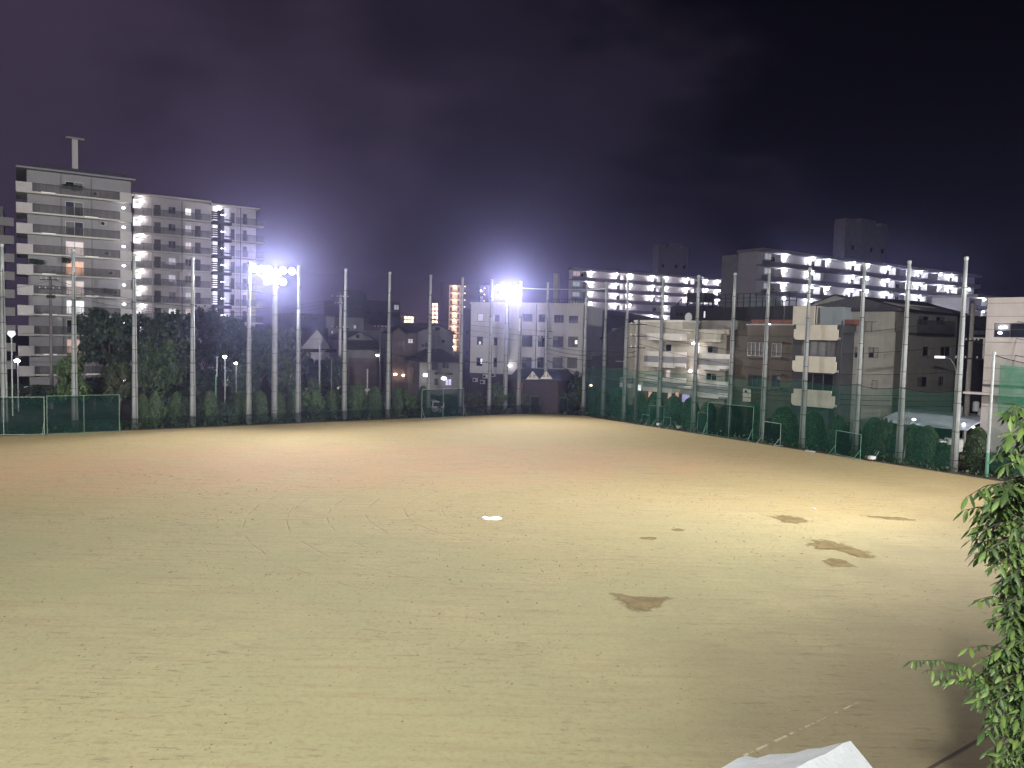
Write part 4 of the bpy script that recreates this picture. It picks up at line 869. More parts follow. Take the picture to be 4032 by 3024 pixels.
r_ = Mb.rect((2928, 1531, 2948, 1581), -.4); u = box_part(Mb, 'wall_unit', 'wall_cream', r_[0], r_[1], -.5, -.01, r_[2], r_[3]); b = MB(); b.add([((r_[0] + r_[1]) / 2 + .16 * math.cos(k * .5236), -.512, r_[3] - .3 + .16 * math.sin(k * .5236)) for k in range(12)], [tuple(range(12))]); b.build('vent', 'dark_hole', u)
inst('roof_lamp', ball_me('lw_M', .12, 'lamp_wall'), Mb.root, (Mb.loc(3028, 1276, -.3)[0], -.3, Mb.loc(3028, 1276, -.3)[1]))
Nb = Bld('house', 'house with three cream round-cornered balconies stacked above one another', 'house', (3126, 1275), 80, (3304, 1285), None, ang=-46)
Nb.L = Nb.loc(3304, 1400)[0]; zn = Nb.loc(3200, 1278)[1]
nw = [(Nb.rect((3155, 1342, 3288, 1404), 0), 'curtain', 4), (Nb.rect((3160, 1470, 3280, 1540), 0), 'dark', 3)]
body(Nb, 0, Nb.L, 8, 0, zn, [r for r, s, n in nw], 'wall_dark')
for r, s, n in nw: window(Nb, r, .1, s, 'frame_dark', n, fw=.09)
def round_front(px0, px1, y0, y1, n0, n1, step):
    d = -1.25; x0, z1 = Nb.loc(px0, y0, d); x1, z0 = Nb.loc(px1, y1, d); z0 = (z0 + Nb.loc(px0, y1, d)[1]) / 2; z1 = (z1 + Nb.loc(px1, y0, d)[1]) / 2
    zs = z1 - step; r = .38; pts = [(x0, zs), (x0, z0 + r)] + [(x0 + r - r * math.cos(a), z0 + r - r * math.sin(a)) for a in [k * math.pi / 8 for k in range(1, 4)]] + [(x0 + r, z0), (x1 - r * .5, z0), (x1, z0 + r * .5), (x1, zs)]
    b = MB(); b.xprism(pts, d, d + .16)
    o = b.build('balcony', 'wall_cream', Nb.root)
    xa, xb = x0 + (x1 - x0) * n0, x0 + (x1 - x0) * n1; box_part(Nb, 'upper_panel', 'wall_cream', xa, xb, d - .03, d + .15, zs + .003, z1, o)
    box_part(Nb, 'floor_slab', 'band_grey', x0 + .1, x1 - .1, d + .165, -.005, z0 + .1, z0 + .3, o)
round_front(3127, 3299, 1279, 1339, .05, .96, .45); round_front(3121, 3291, 1403, 1467, .07, .97, .5); round_front(3117, 3284, 1535, 1602, .05, .92, .5)
box_part(Nb, 'rooftop_room', 'wall_cream', Nb.loc(3122, 1240, 1)[0], Nb.loc(3206, 1240, 1)[0], 1, 4, zn, Nb.loc(3160, 1205, 1)[1]); box_part(Nb, 'rooftop_room', 'wall_steel', Nb.loc(3219, 1240, 1)[0], Nb.loc(3309, 1240, 1)[0], 1.6, 5, zn, Nb.loc(3260, 1209, 1.6)[1])
b = MB(); x = Nb.loc(3212, 1240, .8)[0]; b.tube([(x, .85, zn), (x, .85, zn + 2.0)], .06, 6); x = Nb.loc(3305, 1400, -.6)[0]; b.tube([(x, -.3, 0), (x, -.3, zn + .4)], .09, 6); b.build('downpipe', 'steel_dark', Nb.root)
h = gable_house('dark gabled house rising behind the cream balconies', (3196, 1200), 92, (3408, 1196), 88, (3290, 1163), wall='wall_stone', D=9)
b = MB(); b.box(h.loc(3270, 1190, -.1)[0], h.loc(3300, 1190, -.1)[0], -.1, -.01, h.loc(3280, 1200, -.1)[1], h.loc(3280, 1186, -.1)[1]); b.build('vent', 'wall_house', h.root)

# O: grey four-storey corner building
Ob = Bld('apartment_block', 'grey rendered four-storey corner building with small dark windows, at right', 'apartment building', (3311, 1306), 80, (3522, 1308), None, ang=-50)
Ob.L = Ob.loc(3522, 1400)[0]; zo = Ob.loc(3430, 1307)[1]
ow = [((3365, 1367, 3399, 1409), 'dark', 2), ((3420, 1368, 3457, 1409), 'dark', 2), ((3432, 1497, 3454, 1533), 'dark', 1)]
orr = [(Ob.rect(q), s, n) for q, s, n in ow]
body(Ob, 0, Ob.L, 9, 0, zo, [r for r, s, n in orr], 'wall_stone')
for r, s, n in orr: window(Ob, r, .1, s, 'frame_dark', n)
xt = Ob.loc(3402, 1250, .6)[0]; zt = Ob.loc(3440, 1212, 3)[1]
tw = box_part(Ob, 'upper_storey', 'wall_stone', xt, Ob.L, 2.2, 9, zo, Ob.loc(3450, 1200, 2.2)[1]); window(Ob, (xt + .3, xt + 1.3, zo + .6, zo + 2.2), 2.15, 'dark', 'frame_dark', 1)
box_part(Ob, 'balcony_panel', 'band_white', Ob.loc(3440, 1220, .6)[0], Ob.loc(3522, 1220, .6)[0], .5, .65, Ob.loc(3480, 1269, .5)[1], Ob.loc(3480, 1218, .5)[1])
b = MB()
for k in range(10): x = .2 + (Ob.L - .3) * k / 9; b.box(x - .02, x + .02, .1, .14, zo, zo + 1.0)
b.box(.1, Ob.L - .05, .09, .15, zo + 1.0, zo + 1.05); b.build('roof_railing', 'steel_dark', Ob.root)
for k, px in enumerate((3375, 3430, 3455)): ac_unit(Ob, Ob.loc(px, 1290, 1.2)[0], 1.2, zo + .01, 'unit_grey')
xr0, zr0 = Ob.loc(3376, 1214, 1.6); xr1, zr1 = Ob.loc(3488, 1187, 1.6); b = MB(); b.xprism([(xr0 - .8, zr0 - .1), (xr1, zr1), (xr1 + 3.5, zr1 - .75), (xr1 + 3.5, zr1 - .95), (xr1, zr1 - .2), (xr0 - .8, zr0 - .3)], 1.3, 9.2); b.build('roof', 'wall_house', Ob.root)
# its right wing turns the corner and recedes
Ow = Bld('apartment_block', 'receding right wing of the grey corner building with a caged top balcony', 'apartment building', (3523, 1222), (Ob.O + Ob.ex * Ob.L)[1] + .05, (3760, 1226), None, ang=34)
Ow.L = Ow.loc(3762, 1400)[0]
ww = [((3618, 1245, 3656, 1280), 'dark', 2), ((3687, 1247, 3722, 1280), 'dark', 2), ((3564, 1293, 3577, 1325), 'dark', 1), ((3635, 1365, 3656, 1402), 'dark', 1), ((3705, 1365, 3741, 1402), 'dark', 2), ((3561, 1402, 3570, 1437), 'dark', 1), ((3613, 1484, 3650, 1523), 'dark', 2), ((3697, 1483, 3716, 1519), 'dark', 3)]
wr = [(Ow.rect(q), s, n) for q, s, n in ww]
body(Ow, .02, Ow.L, 10, 0, Ow.H, [r for r, s, n in wr], 'wall_stone')
for r, s, n in wr: window(Ow, r, .1, s, 'frame_dark', n)
b = MB(); xa, xb = Ow.loc(3612, 1290, -.9)[0], Ow.loc(3760, 1290, -.9)[0]; z0, z1 = Ow.loc(3700, 1313, -.9)[1], Ow.loc(3700, 1266, -.9)[1]
for k in range(22): x = xa + (xb - xa) * k / 21; b.box(x - .025, x + .025, -.95, -.9, z0, z1)
b.box(xa, xb, -.96, -.89, z1, z1 + .06); b.box(xa, xb, -.96, -.89, z0 - .06, z0); b.box(xa, xb, -.9, -.004, z0 - .2, z0 - .06); b.build('balcony_cage', 'steel_dark', Ow.root)
b = MB(); b.quad((xa, -.88, z0), (xb, -.88, z0), (xb, -.88, z1), (xa, -.88, z1)); b.build('railing', 'railing_veil', Ow.root)
b = MB(); b.yprism([(-.8, Ow.H - .1), (-.8, Ow.H + .15), (4, Ow.H + 1.5), (10.5, Ow.H + .3), (10.5, Ow.H)], -.3, Ow.L + .4); b.build('roof', 'roof_dark', Ow.root)
b = MB(); x = Ow.loc(3560, 1400, -.1)[0]; b.tube([(x, -.1, 0), (x, -.1, Ow.H - .2)], .06, 6); b.build('downpipe', 'wall_house', Ow.root)
Gap = simple('house', 'dark narrow building in the gap behind the utility pole', 'house', (3766, 1240), 86, (3900, 1245), 88, 8, 'wall_dark', [(3835, 1300, 3880, 1318, 'mint', 2)])
for w_ in Gap.root.children:
    if w_.name.startswith('window'):
        for p_ in w_.children: p_.data.materials[0] = MAT['wall_steel']

# P: pinkish building cut by the right edge
Pb = Bld('office_block', 'pinkish-grey office building cut off by the right edge', 'building', (3890, 1172), 66, (4130, 1168), None, ang=-46)
Pb.L = Pb.loc(4130, 1300)[0]
pr = Pb.rect((3914, 1272, 4040, 1329)); pr2 = Pb.rect((3905, 1513, 4010, 1530))
body(Pb, 0, Pb.L, 11, 0, Pb.H, [pr], 'wall_pink'); window(Pb, pr, .12, 'dark', 'frame_dark', 2)
for px, py in ((3941, 1289), (3958, 1288), (3938, 1311)): inst('room_light', ball_me('lw_p', .16, 'lamp_wall'), Pb.root, (Pb.loc(px, py, .02)[0], .0, Pb.loc(px, py, .02)[1]))
box_part(Pb, 'string_course', 'frame_dark', .02, Pb.L, -.12, -.003, Pb.loc(3880, 1520)[1], Pb.loc(3880, 1512)[1])
box_part(Pb, 'ledge', 'wall_pink', -1.2, Pb.L, -1.0, -.006, Pb.loc(3868, 1554, -.8)[1], Pb.loc(3868, 1546, -.8)[1])
b = MB()
for k in range(9): b.box(.02, Pb.L, -.025, -.003, k * 1.1 + 5.0, k * 1.1 + 5.03)
b.build('joint_line', 'wall_brown', Pb.root)
# carport with a curved sheet roof
Cp = Bld('carport', 'carport with a bluish-white curved sheet roof behind the right net', 'carport', (3515, 1629), 72, (3862, 1640), 66)
Cp.L = Cp.loc(3862, 1640)[0]
pts = [(Cp.loc(3515, 1630, -1)[0], Cp.loc(3515, 1630, -1)[1])]; zA_ = Cp.loc(3600, 1640, -1)[1]
b = MB(); nn = 10; xs = [Cp.L * k / nn for k in range(nn + 1)]; prof = [(-2.6, -.55), (-1.2, -.2), (.6, .12), (2.6, .3), (4.6, .32)]
b.yprism([(y, zA_ + z) for y, z in prof] + [(y, zA_ + z - .09) for y, z in prof[::-1]], 0, Cp.L); b.build('roof', 'wall_sheet', Cp.root)
b = MB()
for x in (.3, Cp.L * .5, Cp.L - .3):
    for y in (-2.2, 4.2): b.box(x - .06, x + .06, y - .06, y + .06, 0, zA_ - .5 if y < 0 else zA_ + .2)
b.build('post', 'steel_pole', Cp.root)
inst('lamp', ball_me('lw_c', .17, 'lamp_wall'), Cp.root, (Cp.loc(3599, 1652, -2.8)[0], -2.8, Cp.loc(3599, 1652, -2.8)[1]))
for px, py in ((3795, 1669), (3833, 1682)): inst('lamp', ball_me('lw_c2', .12, 'lamp_wall'), Cp.root, (Cp.loc(px, py, -1.5)[0], -1.5, Cp.loc(px, py, -1.5)[1]))
# ------------------------------------------------------------------ nets of the fence
netmat('net_green', (.034, .165, .118), .31); netmat('net_low', (.014, .026, .022), .40); netmat('net_panel', (.013, .042, .033), .50); netmat('net_faint', (.10, .11, .12), .045)
netmat('net_bright', (.04, .30, .17), .55)
mat('pipe_mint', (.10, .26, .18), .5, .1, 4); mat('pipe_green', (.10, .19, .125), .5, .1, 4); mat('pipe_grey', (.25, .30, .26), .5, .1, 4)
def net_sheet(name, label, pts, z0, z1, material, rope=True, cat='net', sag=.25):
    """a hung net: slightly bellied between its poles"""
    t = thing(name, label, cat, (pts[0][0], pts[0][1], 0)); o = np.array(pts[0])
    V = []; n = 4; m = 3; rows = []
    P = []
    for a, c in zip(pts[:-1], pts[1:]):
        for k in range(n): P.append((np.array(a) + (np.array(c) - np.array(a)) * k / n, math.sin(math.pi * k / n)))
    P.append((np.array(pts[-1]), 0))
    for j in range(m + 1):
        for p, s in P: V.append((*(p - o), z0 + (z1 - z0 - s * sag) * j / m))
    w = len(P); Fq = [(j * w + i, j * w + i + 1, (j + 1) * w + i + 1, (j + 1) * w + i) for j in range(m) for i in range(w - 1)]
    b = MB(); b.add(V, Fq); b.build('netting', material, t)
    if rope:
        b = MB(); b.tube([V[m * w + i] for i in range(w)], .025, 4); b.build('top_rope', 'cable_black', t)
    return t
def off(i, d): return POLES[i] + FACE[i] * d
rn = [off(i, .42) for i in range(13, 24)]
net_sheet('safety_net', 'sheer green net hung low along the right fence', rn, .05, 6.5, 'net_green')
net_sheet('safety_net', 'dark low net skirt along the foot of the left fence', [POLES[0] - UL * 12 + FACE[0] * .42] + [off(i, .42) for i in range(0, 14)], .02, 1.15, 'net_low', sag=.05, rope=False)
net_sheet('safety_net', 'faint high net above the green one on the right fence', [off(i, -.2) for i in range(13, 24)], 6.6, 16.9, 'net_faint', sag=.5, rope=False)
net_sheet('safety_net', 'faint high net between the poles of the left fence', [POLES[0] - UL * 12 - FACE[0] * .2] + [off(i, -.2) for i in range(0, 14)], 1.6, 16.9, 'net_faint', sag=.5, rope=False)
for k, z in enumerate((4.1, 6.6, 9.2, 11.8)):
    b = MB(); b.tube([(*off(i, .3), z) for i in range(11)], .014, 4); tag(b.build('support_wire', 'cable_black'), f'thin support wire strung across the left poles, {ORD[k]} from the ground', 'wire', 'support wires of the left net')
for k, (i, j) in enumerate(((12, 13), (13, 14), (11, 12))):
    b = MB(); b.tube([(*POLES[i], 16.3), (*POLES[j], 16.3)], .07, 6); tag(b.build('top_rail', 'steel_pole'), ['steel rail joining the pole tops right of the right floodlights', 'steel rail joining pole tops in front of the left lit slab', 'steel rail beside the right floodlights, leftmost of three'][k], 'rail', 'rails joining the corner poles')
# short net fence with a green-footed post at the right edge
yb = on_z(3884, 1877); yt = at(3910, 1385, yb[1]); ydir = np.array([.62, -.785])
t = thing('net_fence', 'green net fence with a slender white post, green at its foot, at the right edge', 'net fence', (yb[0], yb[1], 0)); hp = float(yt[2])
b = MB(); b.tube([(0, 0, 0), (0, 0, 1.9)], .13, 10); b.build('post_foot', 'pipe_mint', t); b = MB(); b.tube([(0, 0, 1.9), (.0, 0, hp - .4), (0, 0, hp)], [.125, .10, .14], 10); b.build('post', 'steel_pole', t)
e = ydir * 9.0; b = MB(); b.tube([(e[0], e[1], 0), (e[0], e[1], hp + .8)], .12, 10); b.build('post', 'pipe_mint', t)
sl = lambda f: hp - .25 - .9 * math.sin(math.pi * f) * (1 - f * .4)
P = [(e[0] * k / 8, e[1] * k / 8) for k in range(9)]
b = MB()
for k in range(8): b.quad((*P[k], .6), (*P[k + 1], .6), (*P[k + 1], sl((k + 1) / 8)), (*P[k], sl(k / 8)))
b.build('netting', 'net_green', t)
b = MB(); b.quad((P[1][0] * .4, P[1][1] * .4 - .05, hp * .50), (P[4][0], P[4][1] - .05, hp * .50), (P[4][0], P[4][1] - .05, hp - 1.2), (P[1][0] * .4, P[1][1] * .4 - .05, hp - 1.0)); b.build('net_patch', 'net_bright', t)
b = MB(); b.tube([(*P[k], sl(k / 8)) for k in range(9)], .03, 4); b.build('top_rope', 'cable_black', t)

# portable practice nets on the edge of the field
def net_frame(label, bl, br, top, mids=(), stays=True, material='net_panel', pipe='pipe_green', group='portable practice nets along the field edge'):
    A_, B_ = on_z(*bl), on_z(*br); d = B_ - A_; L_ = float(np.hypot(d[0], d[1])); H = float(at(bl[0], top, A_[1])[2])
    t = thing('practice_net', label, 'practice net', (A_[0], A_[1], .012), math.atan2(d[1], d[0]), group)
    r = .028
    for x in (0, L_): b = MB(); b.tube([(x, 0, 0), (x, 0, H)], r, 8); b.build('post', pipe, t)
    for m_ in mids: b = MB(); b.tube([(L_ * m_, 0, 0), (L_ * m_, 0, H - .03)], r * .8, 8); b.build('post', pipe, t)
    b = MB(); b.tube([(-.03, 0, H), (L_ + .03, 0, H)], r, 8); b.build('top_bar', pipe, t); b = MB(); b.tube([(0, 0, .06), (L_, 0, .06)], r, 8); b.build('bottom_bar', pipe, t)
    b = MB(); n = 6
    for k in range(n):
        x0, x1 = L_ * k / n, L_ * (k + 1) / n; y0, y1 = .06 * math.sin(k * 2.1), .06 * math.sin((k + 1) * 2.1)
        b.quad((x0, y0, .07), (x1, y1, .07), (x1, 0, H - .02), (x0, 0, H - .02))
    b.build('netting', material, t)
    if stays:
        for x in (0, L_):
            b = MB(); b.tube([(x, -.02, H * .38), (x, -.75, .05)], r * .8, 6); b.tube([(x, -.85, .04), (x, .5, .04)], r, 6); b.build('stay', pipe, t)
    return t
FR = [('wide practice net with a grey frame cut by the left edge of the view', (-150, 1718), (175, 1712), 1565, (.5,), 'pipe_grey'),
      ('wide practice net on the left fence, right of the net cut by the frame edge', (186, 1712), (470, 1700), 1560, (.5,), 'pipe_green'),
      ('wide practice net in front of the low house with white porch lamps', (1660, 1650), (1824, 1641), 1534, (.5,), 'pipe_grey'),
      ('practice net below the triangular shop signs', (2087, 1627), (2154, 1628), 1560, (), 'pipe_green'),
      ('practice net below the right half of the pale office block', (2174, 1629), (2233, 1631), 1566, (), 'pipe_green'),
      ('low practice net at the foot of the beige flats, leftmost of the row', (2528, 1669), (2556, 1673), 1632, (), 'pipe_grey'),
      ('tall narrow practice net, left one of the joined pair', (2556, 1674), (2583, 1678), 1596, (), 'pipe_green'),
      ('tall narrow practice net, right one of the joined pair', (2586, 1678), (2612, 1682), 1599, (), 'pipe_green'),
      ('low practice net just right of the joined tall pair', (2613, 1683), (2640, 1687), 1642, (), 'pipe_grey'),
      ('plain practice net tucked behind the left end of the widest net', (2746, 1704), (2783, 1709), 1624, (), 'pipe_green'),
      ('widest practice net on the right fence, with a centre post, before the brown house', (2783, 1711), (2962, 1738), 1584, (.49,), 'pipe_mint'),
      ('square practice net right of the widest one', (3004, 1744), (3071, 1757), 1659, (), 'pipe_grey'),
      ('square bright green practice net in front of the cream balconies', (3288, 1790), (3386, 1811), 1695, (), 'pipe_mint')]
for lb_, bl, br, tp, md, pp in FR: net_frame(lb_, bl, br, tp, md, True, 'net_panel', pp)

# ------------------------------------------------------------------ planting
def leafmat(name, col, tr=.25): return mat(name, col, .55, .25, .9, trans=tr)
leafmat('leaf_dark', (.042, .074, .038)); leafmat('leaf_mid', (.066, .118, .046)); leafmat('leaf_light', (.115, .175, .062)); leafmat('leaf_olive', (.105, .105, .042)); leafmat('leaf_blue', (.038, .064, .052))
leafmat('leaf_top', (.088, .150, .034), .3); leafmat('leaf_deep', (.036, .072, .018), .3); leafmat('leaf_young', (.115, .18, .04), .35); mat('twig_bark', (.05, .045, .03), .9, .2, 6)
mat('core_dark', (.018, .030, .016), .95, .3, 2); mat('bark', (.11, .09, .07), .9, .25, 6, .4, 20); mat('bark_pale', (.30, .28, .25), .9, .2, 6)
def leaf_cloud(P, Nrm, size, rng, spread=.8):
    """one small folded leaf (two triangles as a quad) per point"""
    n = len(P); d = Nrm + rng.normal(0, spread, (n, 3)); d /= np.linalg.norm(d, axis=1)[:, None]
    a = np.cross(d, rng.normal(0, 1, (n, 3))); a /= np.linalg.norm(a, axis=1)[:, None]; c = np.cross(d, a)
    s = size * rng.uniform(.6, 1.35, (n, 1)); k = .5
    V = np.stack([P - a * s, P + c * s * k + d * s * .15, P + a * s, P - c * s * k + d * s * .15], 1).reshape(-1, 3)
    return V, np.arange(4 * n).reshape(-1, 4)
def dome_mesh(seed, mats, R_=.9, H=3.3, n=3600):
    rng = np.random.default_rng(seed); z = H * rng.uniform(0.02, 1, n) ** .85; a = rng.uniform(0, 2 * math.pi, n)
    def rad(z): return R_ * np.clip(1 - (z / H) ** 3.2, 0, 1) ** .5 * (.86 + .14 * np.clip(z / (H * .35), 0, 1))
    lump = 1 + .05 * np.sin(a * 3 + seed) + .04 * np.sin(z * 4 + a * 2 + seed); rr = rad(z) * lump * rng.uniform(.93, 1.05, n)
    P = np.stack([rr * np.cos(a), rr * np.sin(a), z], 1); Nn = np.stack([np.cos(a), np.sin(a), .25 + (z / H) ** 3], 1)
    V, Fq = leaf_cloud(P, Nn, .085, rng, .6); mi = rng.choice(3, n, p=[.45, .4, .15])
    # dark inner core, added to block light through the leaves
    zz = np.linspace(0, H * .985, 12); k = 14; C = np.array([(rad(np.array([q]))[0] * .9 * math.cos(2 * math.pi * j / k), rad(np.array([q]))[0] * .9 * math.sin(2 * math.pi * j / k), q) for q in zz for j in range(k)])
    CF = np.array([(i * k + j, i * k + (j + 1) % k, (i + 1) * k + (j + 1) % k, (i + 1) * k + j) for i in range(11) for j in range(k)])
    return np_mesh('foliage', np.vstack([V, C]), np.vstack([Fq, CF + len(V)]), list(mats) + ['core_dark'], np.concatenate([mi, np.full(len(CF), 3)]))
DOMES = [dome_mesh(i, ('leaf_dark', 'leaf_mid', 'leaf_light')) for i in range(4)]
def crown_mesh(seed, mats, n_cl=60, per=120, size=.24, clr=.95, flat=.85, low=-.75):
    """unit crown: leaf clumps of uneven size through an ellipsoid of radius 4"""
    rng = np.random.default_rng(seed); Ps = []; Ns = []; mi = []
    for c in range(n_cl):
        u = rng.normal(0, 1, 3); u /= np.linalg.norm(u)
        if u[2] < low: u[2] *= -.6
        r = 4 * rng.uniform(.35, 1.0) ** .55 * (1 + .13 * math.sin(3 * math.atan2(u[1], u[0]) + seed) + .1 * math.sin(5 * u[2] + seed)); cc = u * r * [1, 1, flat]
        cr = clr * rng.uniform(.6, 1.5); m = int(per * rng.uniform(.6, 1.3)); q = rng.normal(0, 1, (m, 3)); q /= np.linalg.norm(q, axis=1)[:, None]; q *= rng.uniform(.45, 1, (m, 1)) * cr * [1, 1, .7]
        Ps.append(cc + q); Ns.append(q / cr + u * .5 + [0, 0, .4]); mi.append(rng.choice(3, m, p=[[.6, .3, .1], [.3, .5, .2], [.2, .45, .35]][rng.integers(3)]))
    P = np.vstack(Ps); V, Fq = leaf_cloud(P, np.vstack(Ns), size, rng, .7); return np_mesh('crown', V, Fq, mats, np.concatenate(mi))
CROWN = {'dark': [crown_mesh(s, ('leaf_dark', 'leaf_blue', 'leaf_mid'), 75, 130) for s in (11, 12, 13)], 'mid': [crown_mesh(s, ('leaf_dark', 'leaf_mid', 'leaf_light'), 80, 120) for s in (21, 22)],
         'light': [crown_mesh(s, ('leaf_mid', 'leaf_light', 'leaf_light'), 40, 110, .34, 1.2) for s in (31, 32)], 'olive': [crown_mesh(41, ('leaf_dark', 'leaf_olive', 'leaf_mid'), 50, 100, .3, 1.1)],
         'shrub': [crown_mesh(s, ('leaf_mid', 'leaf_mid', 'leaf_light'), 34, 80, .42, 1.3) for s in (51, 52, 53)]}
TR = MB(); TR.tube([(0, 0, 0), (.1, .05, 2.5), (-.05, .1, 5)], [.22, .17, .10], 8)
for k in range(6):
    a = k * 1.05; TR.tube([(0, 0, 2.3 + k * .35), (math.cos(a) * .9, math.sin(a) * .9, 3.6 + k * .35), (math.cos(a) * 1.9, math.sin(a) * 1.9, 4.8 + k * .3)], [.10, .07, .03], 6)
TRUNK = TR.mesh('trunk', 'bark', True); TRUNKP = TR.mesh('trunk', 'bark_pale', True)
def tree(label, px, top, halfw, Y, kind, i=0, bottom=.30, name='tree', cat='tree', group='trees in the park behind the left fence', pale=False):
    p = at(px, top, Y); H = float(p[2]); r = halfw / F_PX * Y; t = thing(name, label, cat, (p[0], Y, 0), i * 1.7, group)
    h0 = H * bottom; cz = (H + h0) / 2; vs = CROWN[kind]
    c = inst('crown', vs[i % len(vs)], t, (0, 0, cz), i * .9, (r / 4.3, r / 4.3, (H - h0) / 2 / 3.9))
    inst('trunk', TRUNKP if pale else TRUNK, t, (0, 0, 0), 0, (1, 1, cz / 5.0))
    return t
TREES = [('large dark tree right of the second pole from the left, before the tall flats', 430, 1204, 120, 96, 'dark', .25), ('large dark tree filling the view between the third and fourth poles', 655, 1205, 125, 99, 'dark', .22),
         ('dark tree whose peak hides the foot of the fire escape', 815, 1188, 85, 107, 'dark', .22), ('dark tree right of the fire escape, left of the left floodlights', 925, 1236, 85, 104, 'dark', .22),
         ('dark tree directly behind the left floodlight tower', 1022, 1262, 85, 100, 'dark', .15), ('bluish dark tree just right of the left floodlight tower', 1125, 1268, 85, 102, 'dark', .15),
         ('broad rounded tree low between the third and fourth poles', 620, 1330, 100, 90, 'mid', .16), ('small olive-brown tree left of the third pole', 470, 1395, 62, 88, 'olive', .10),
         ('bright pale-green small tree behind the second pole from the left', 282, 1388, 66, 86, 'light', .12), ('low dark tree under the olive-brown one', 375, 1478, 110, 92, 'dark', .05),
         ('low dark tree behind the white park lamps', 960, 1418, 75, 93, 'dark', .08), ('medium tree low between the left floodlights and sixth pole', 1140, 1405, 60, 92, 'mid', .14),
         ('dark tree before the pointed white gable', 1235, 1402, 62, 108, 'dark', .08), ('dark tree at the foot of the sign-hung utility pole', 1325, 1388, 48, 104, 'dark', .08), ('dark shrubby tree left of the tall left flats', 60, 1500, 60, 90, 'dark', .04),
         ('dark tree low at the left end of the hedge', 190, 1510, 80, 92, 'dark', .04), ('dark tree low right of the fourth pole', 790, 1440, 95, 96, 'dark', .05), ('small dark tree left of the fourth pole', 700, 1450, 70, 97, 'dark', .05)]
for i, (lb_, px, tp, hw, Y, kd, bt) in enumerate(TREES): tree(lb_, px, tp, hw, Y, kd, i, bt, pale=(i in (4, 11)))
PL0, PR0 = POLES[5], POLES[18]
def behind(px, py, d):
    """point d metres behind the fence line under a pixel column"""
    r = ray(px, py)
    if px < 1960: P0, n_ = POLES[5], -FACE[5]
    elif px < 2330: P0, n_ = POLES[12], -FACE[12]
    else: P0, n_ = POLES[18], -FACE[18]
    t_ = (d + np.dot(P0, n_)) / np.dot(r[:2], n_); return np.array([r[0] * t_, r[1] * t_, CAM_H + r[2] * t_])
DL = [(697, 1542, 55), (826, 1539, 58), (943, 1540, 46), (1023, 1540, 62), (1158, 1536, 46), (1312, 1532, 62), (1397, 1535, 57), (1478, 1521, 65), (1568, 1525, 50), (1667, 1519, 44), (2078, 1520, 52),
      (2332, 1523, 50), (2374, 1524, 50), (2438, 1527, 65), (2519, 1543, 52), (2581, 1546, 64), (2655, 1558, 66), (2721, 1565, 66), (2790, 1580, 60), (2975, 1588, 70), (3091, 1599, 90), (3205, 1618, 84), (3305, 1634, 64), (3445, 1644, 80), (3597, 1670, 64), (3655, 1676, 78), (3852, 1682, 80), (610, 1548, 52), (560, 1552, 50), (1100, 1545, 44), (2890, 1590, 66), (2850, 1600, 54)]
DT = {697: 'right of the leafy shrub near the third pole', 826: 'beside the green lamp post', 943: 'left of the fifth pole', 1023: 'left of the left floodlight tower', 1158: 'left of the sixth pole', 1312: 'left of the seventh pole', 1397: 'right of the seventh pole',
      1478: 'beside the thin white post before parked cars', 1568: 'right of the eighth pole', 1667: 'under the white porch lamp', 2078: 'under the triangular shop signs', 2332: 'right of the office block', 2374: 'near the field corner', 2438: 'left of the beige flats',
      2519: 'at the left end of the beige flats', 2581: 'behind the tall paired practice nets', 2655: 'before the red shopfront', 2721: 'before the violet-lit entrance', 2790: 'behind the widest practice net', 2975: 'before the brown house',
      3091: 'left of the cream balconies', 3205: 'below the lowest cream balcony', 3305: 'behind the square bright practice net', 3445: 'left of the climbing vine', 3597: 'left of the pair under the carport', 3655: 'right of the pair under the carport', 3852: 'left of the white green-footed post',
      610: 'behind the leafy shrub', 560: 'right of the third pole', 1100: 'right of the left floodlight tower', 2890: 'behind the middle of the widest net', 2850: 'behind the left part of the widest net'}
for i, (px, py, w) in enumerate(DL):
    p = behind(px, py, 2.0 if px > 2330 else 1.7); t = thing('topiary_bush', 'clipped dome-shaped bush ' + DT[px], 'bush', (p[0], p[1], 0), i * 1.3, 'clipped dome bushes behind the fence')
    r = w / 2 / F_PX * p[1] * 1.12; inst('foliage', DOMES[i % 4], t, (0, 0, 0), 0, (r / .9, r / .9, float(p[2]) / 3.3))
    b = MB(); b.tube([(0, 0, 0), (0, 0, .5)], .09, 6); b.build('trunk', 'bark', t)
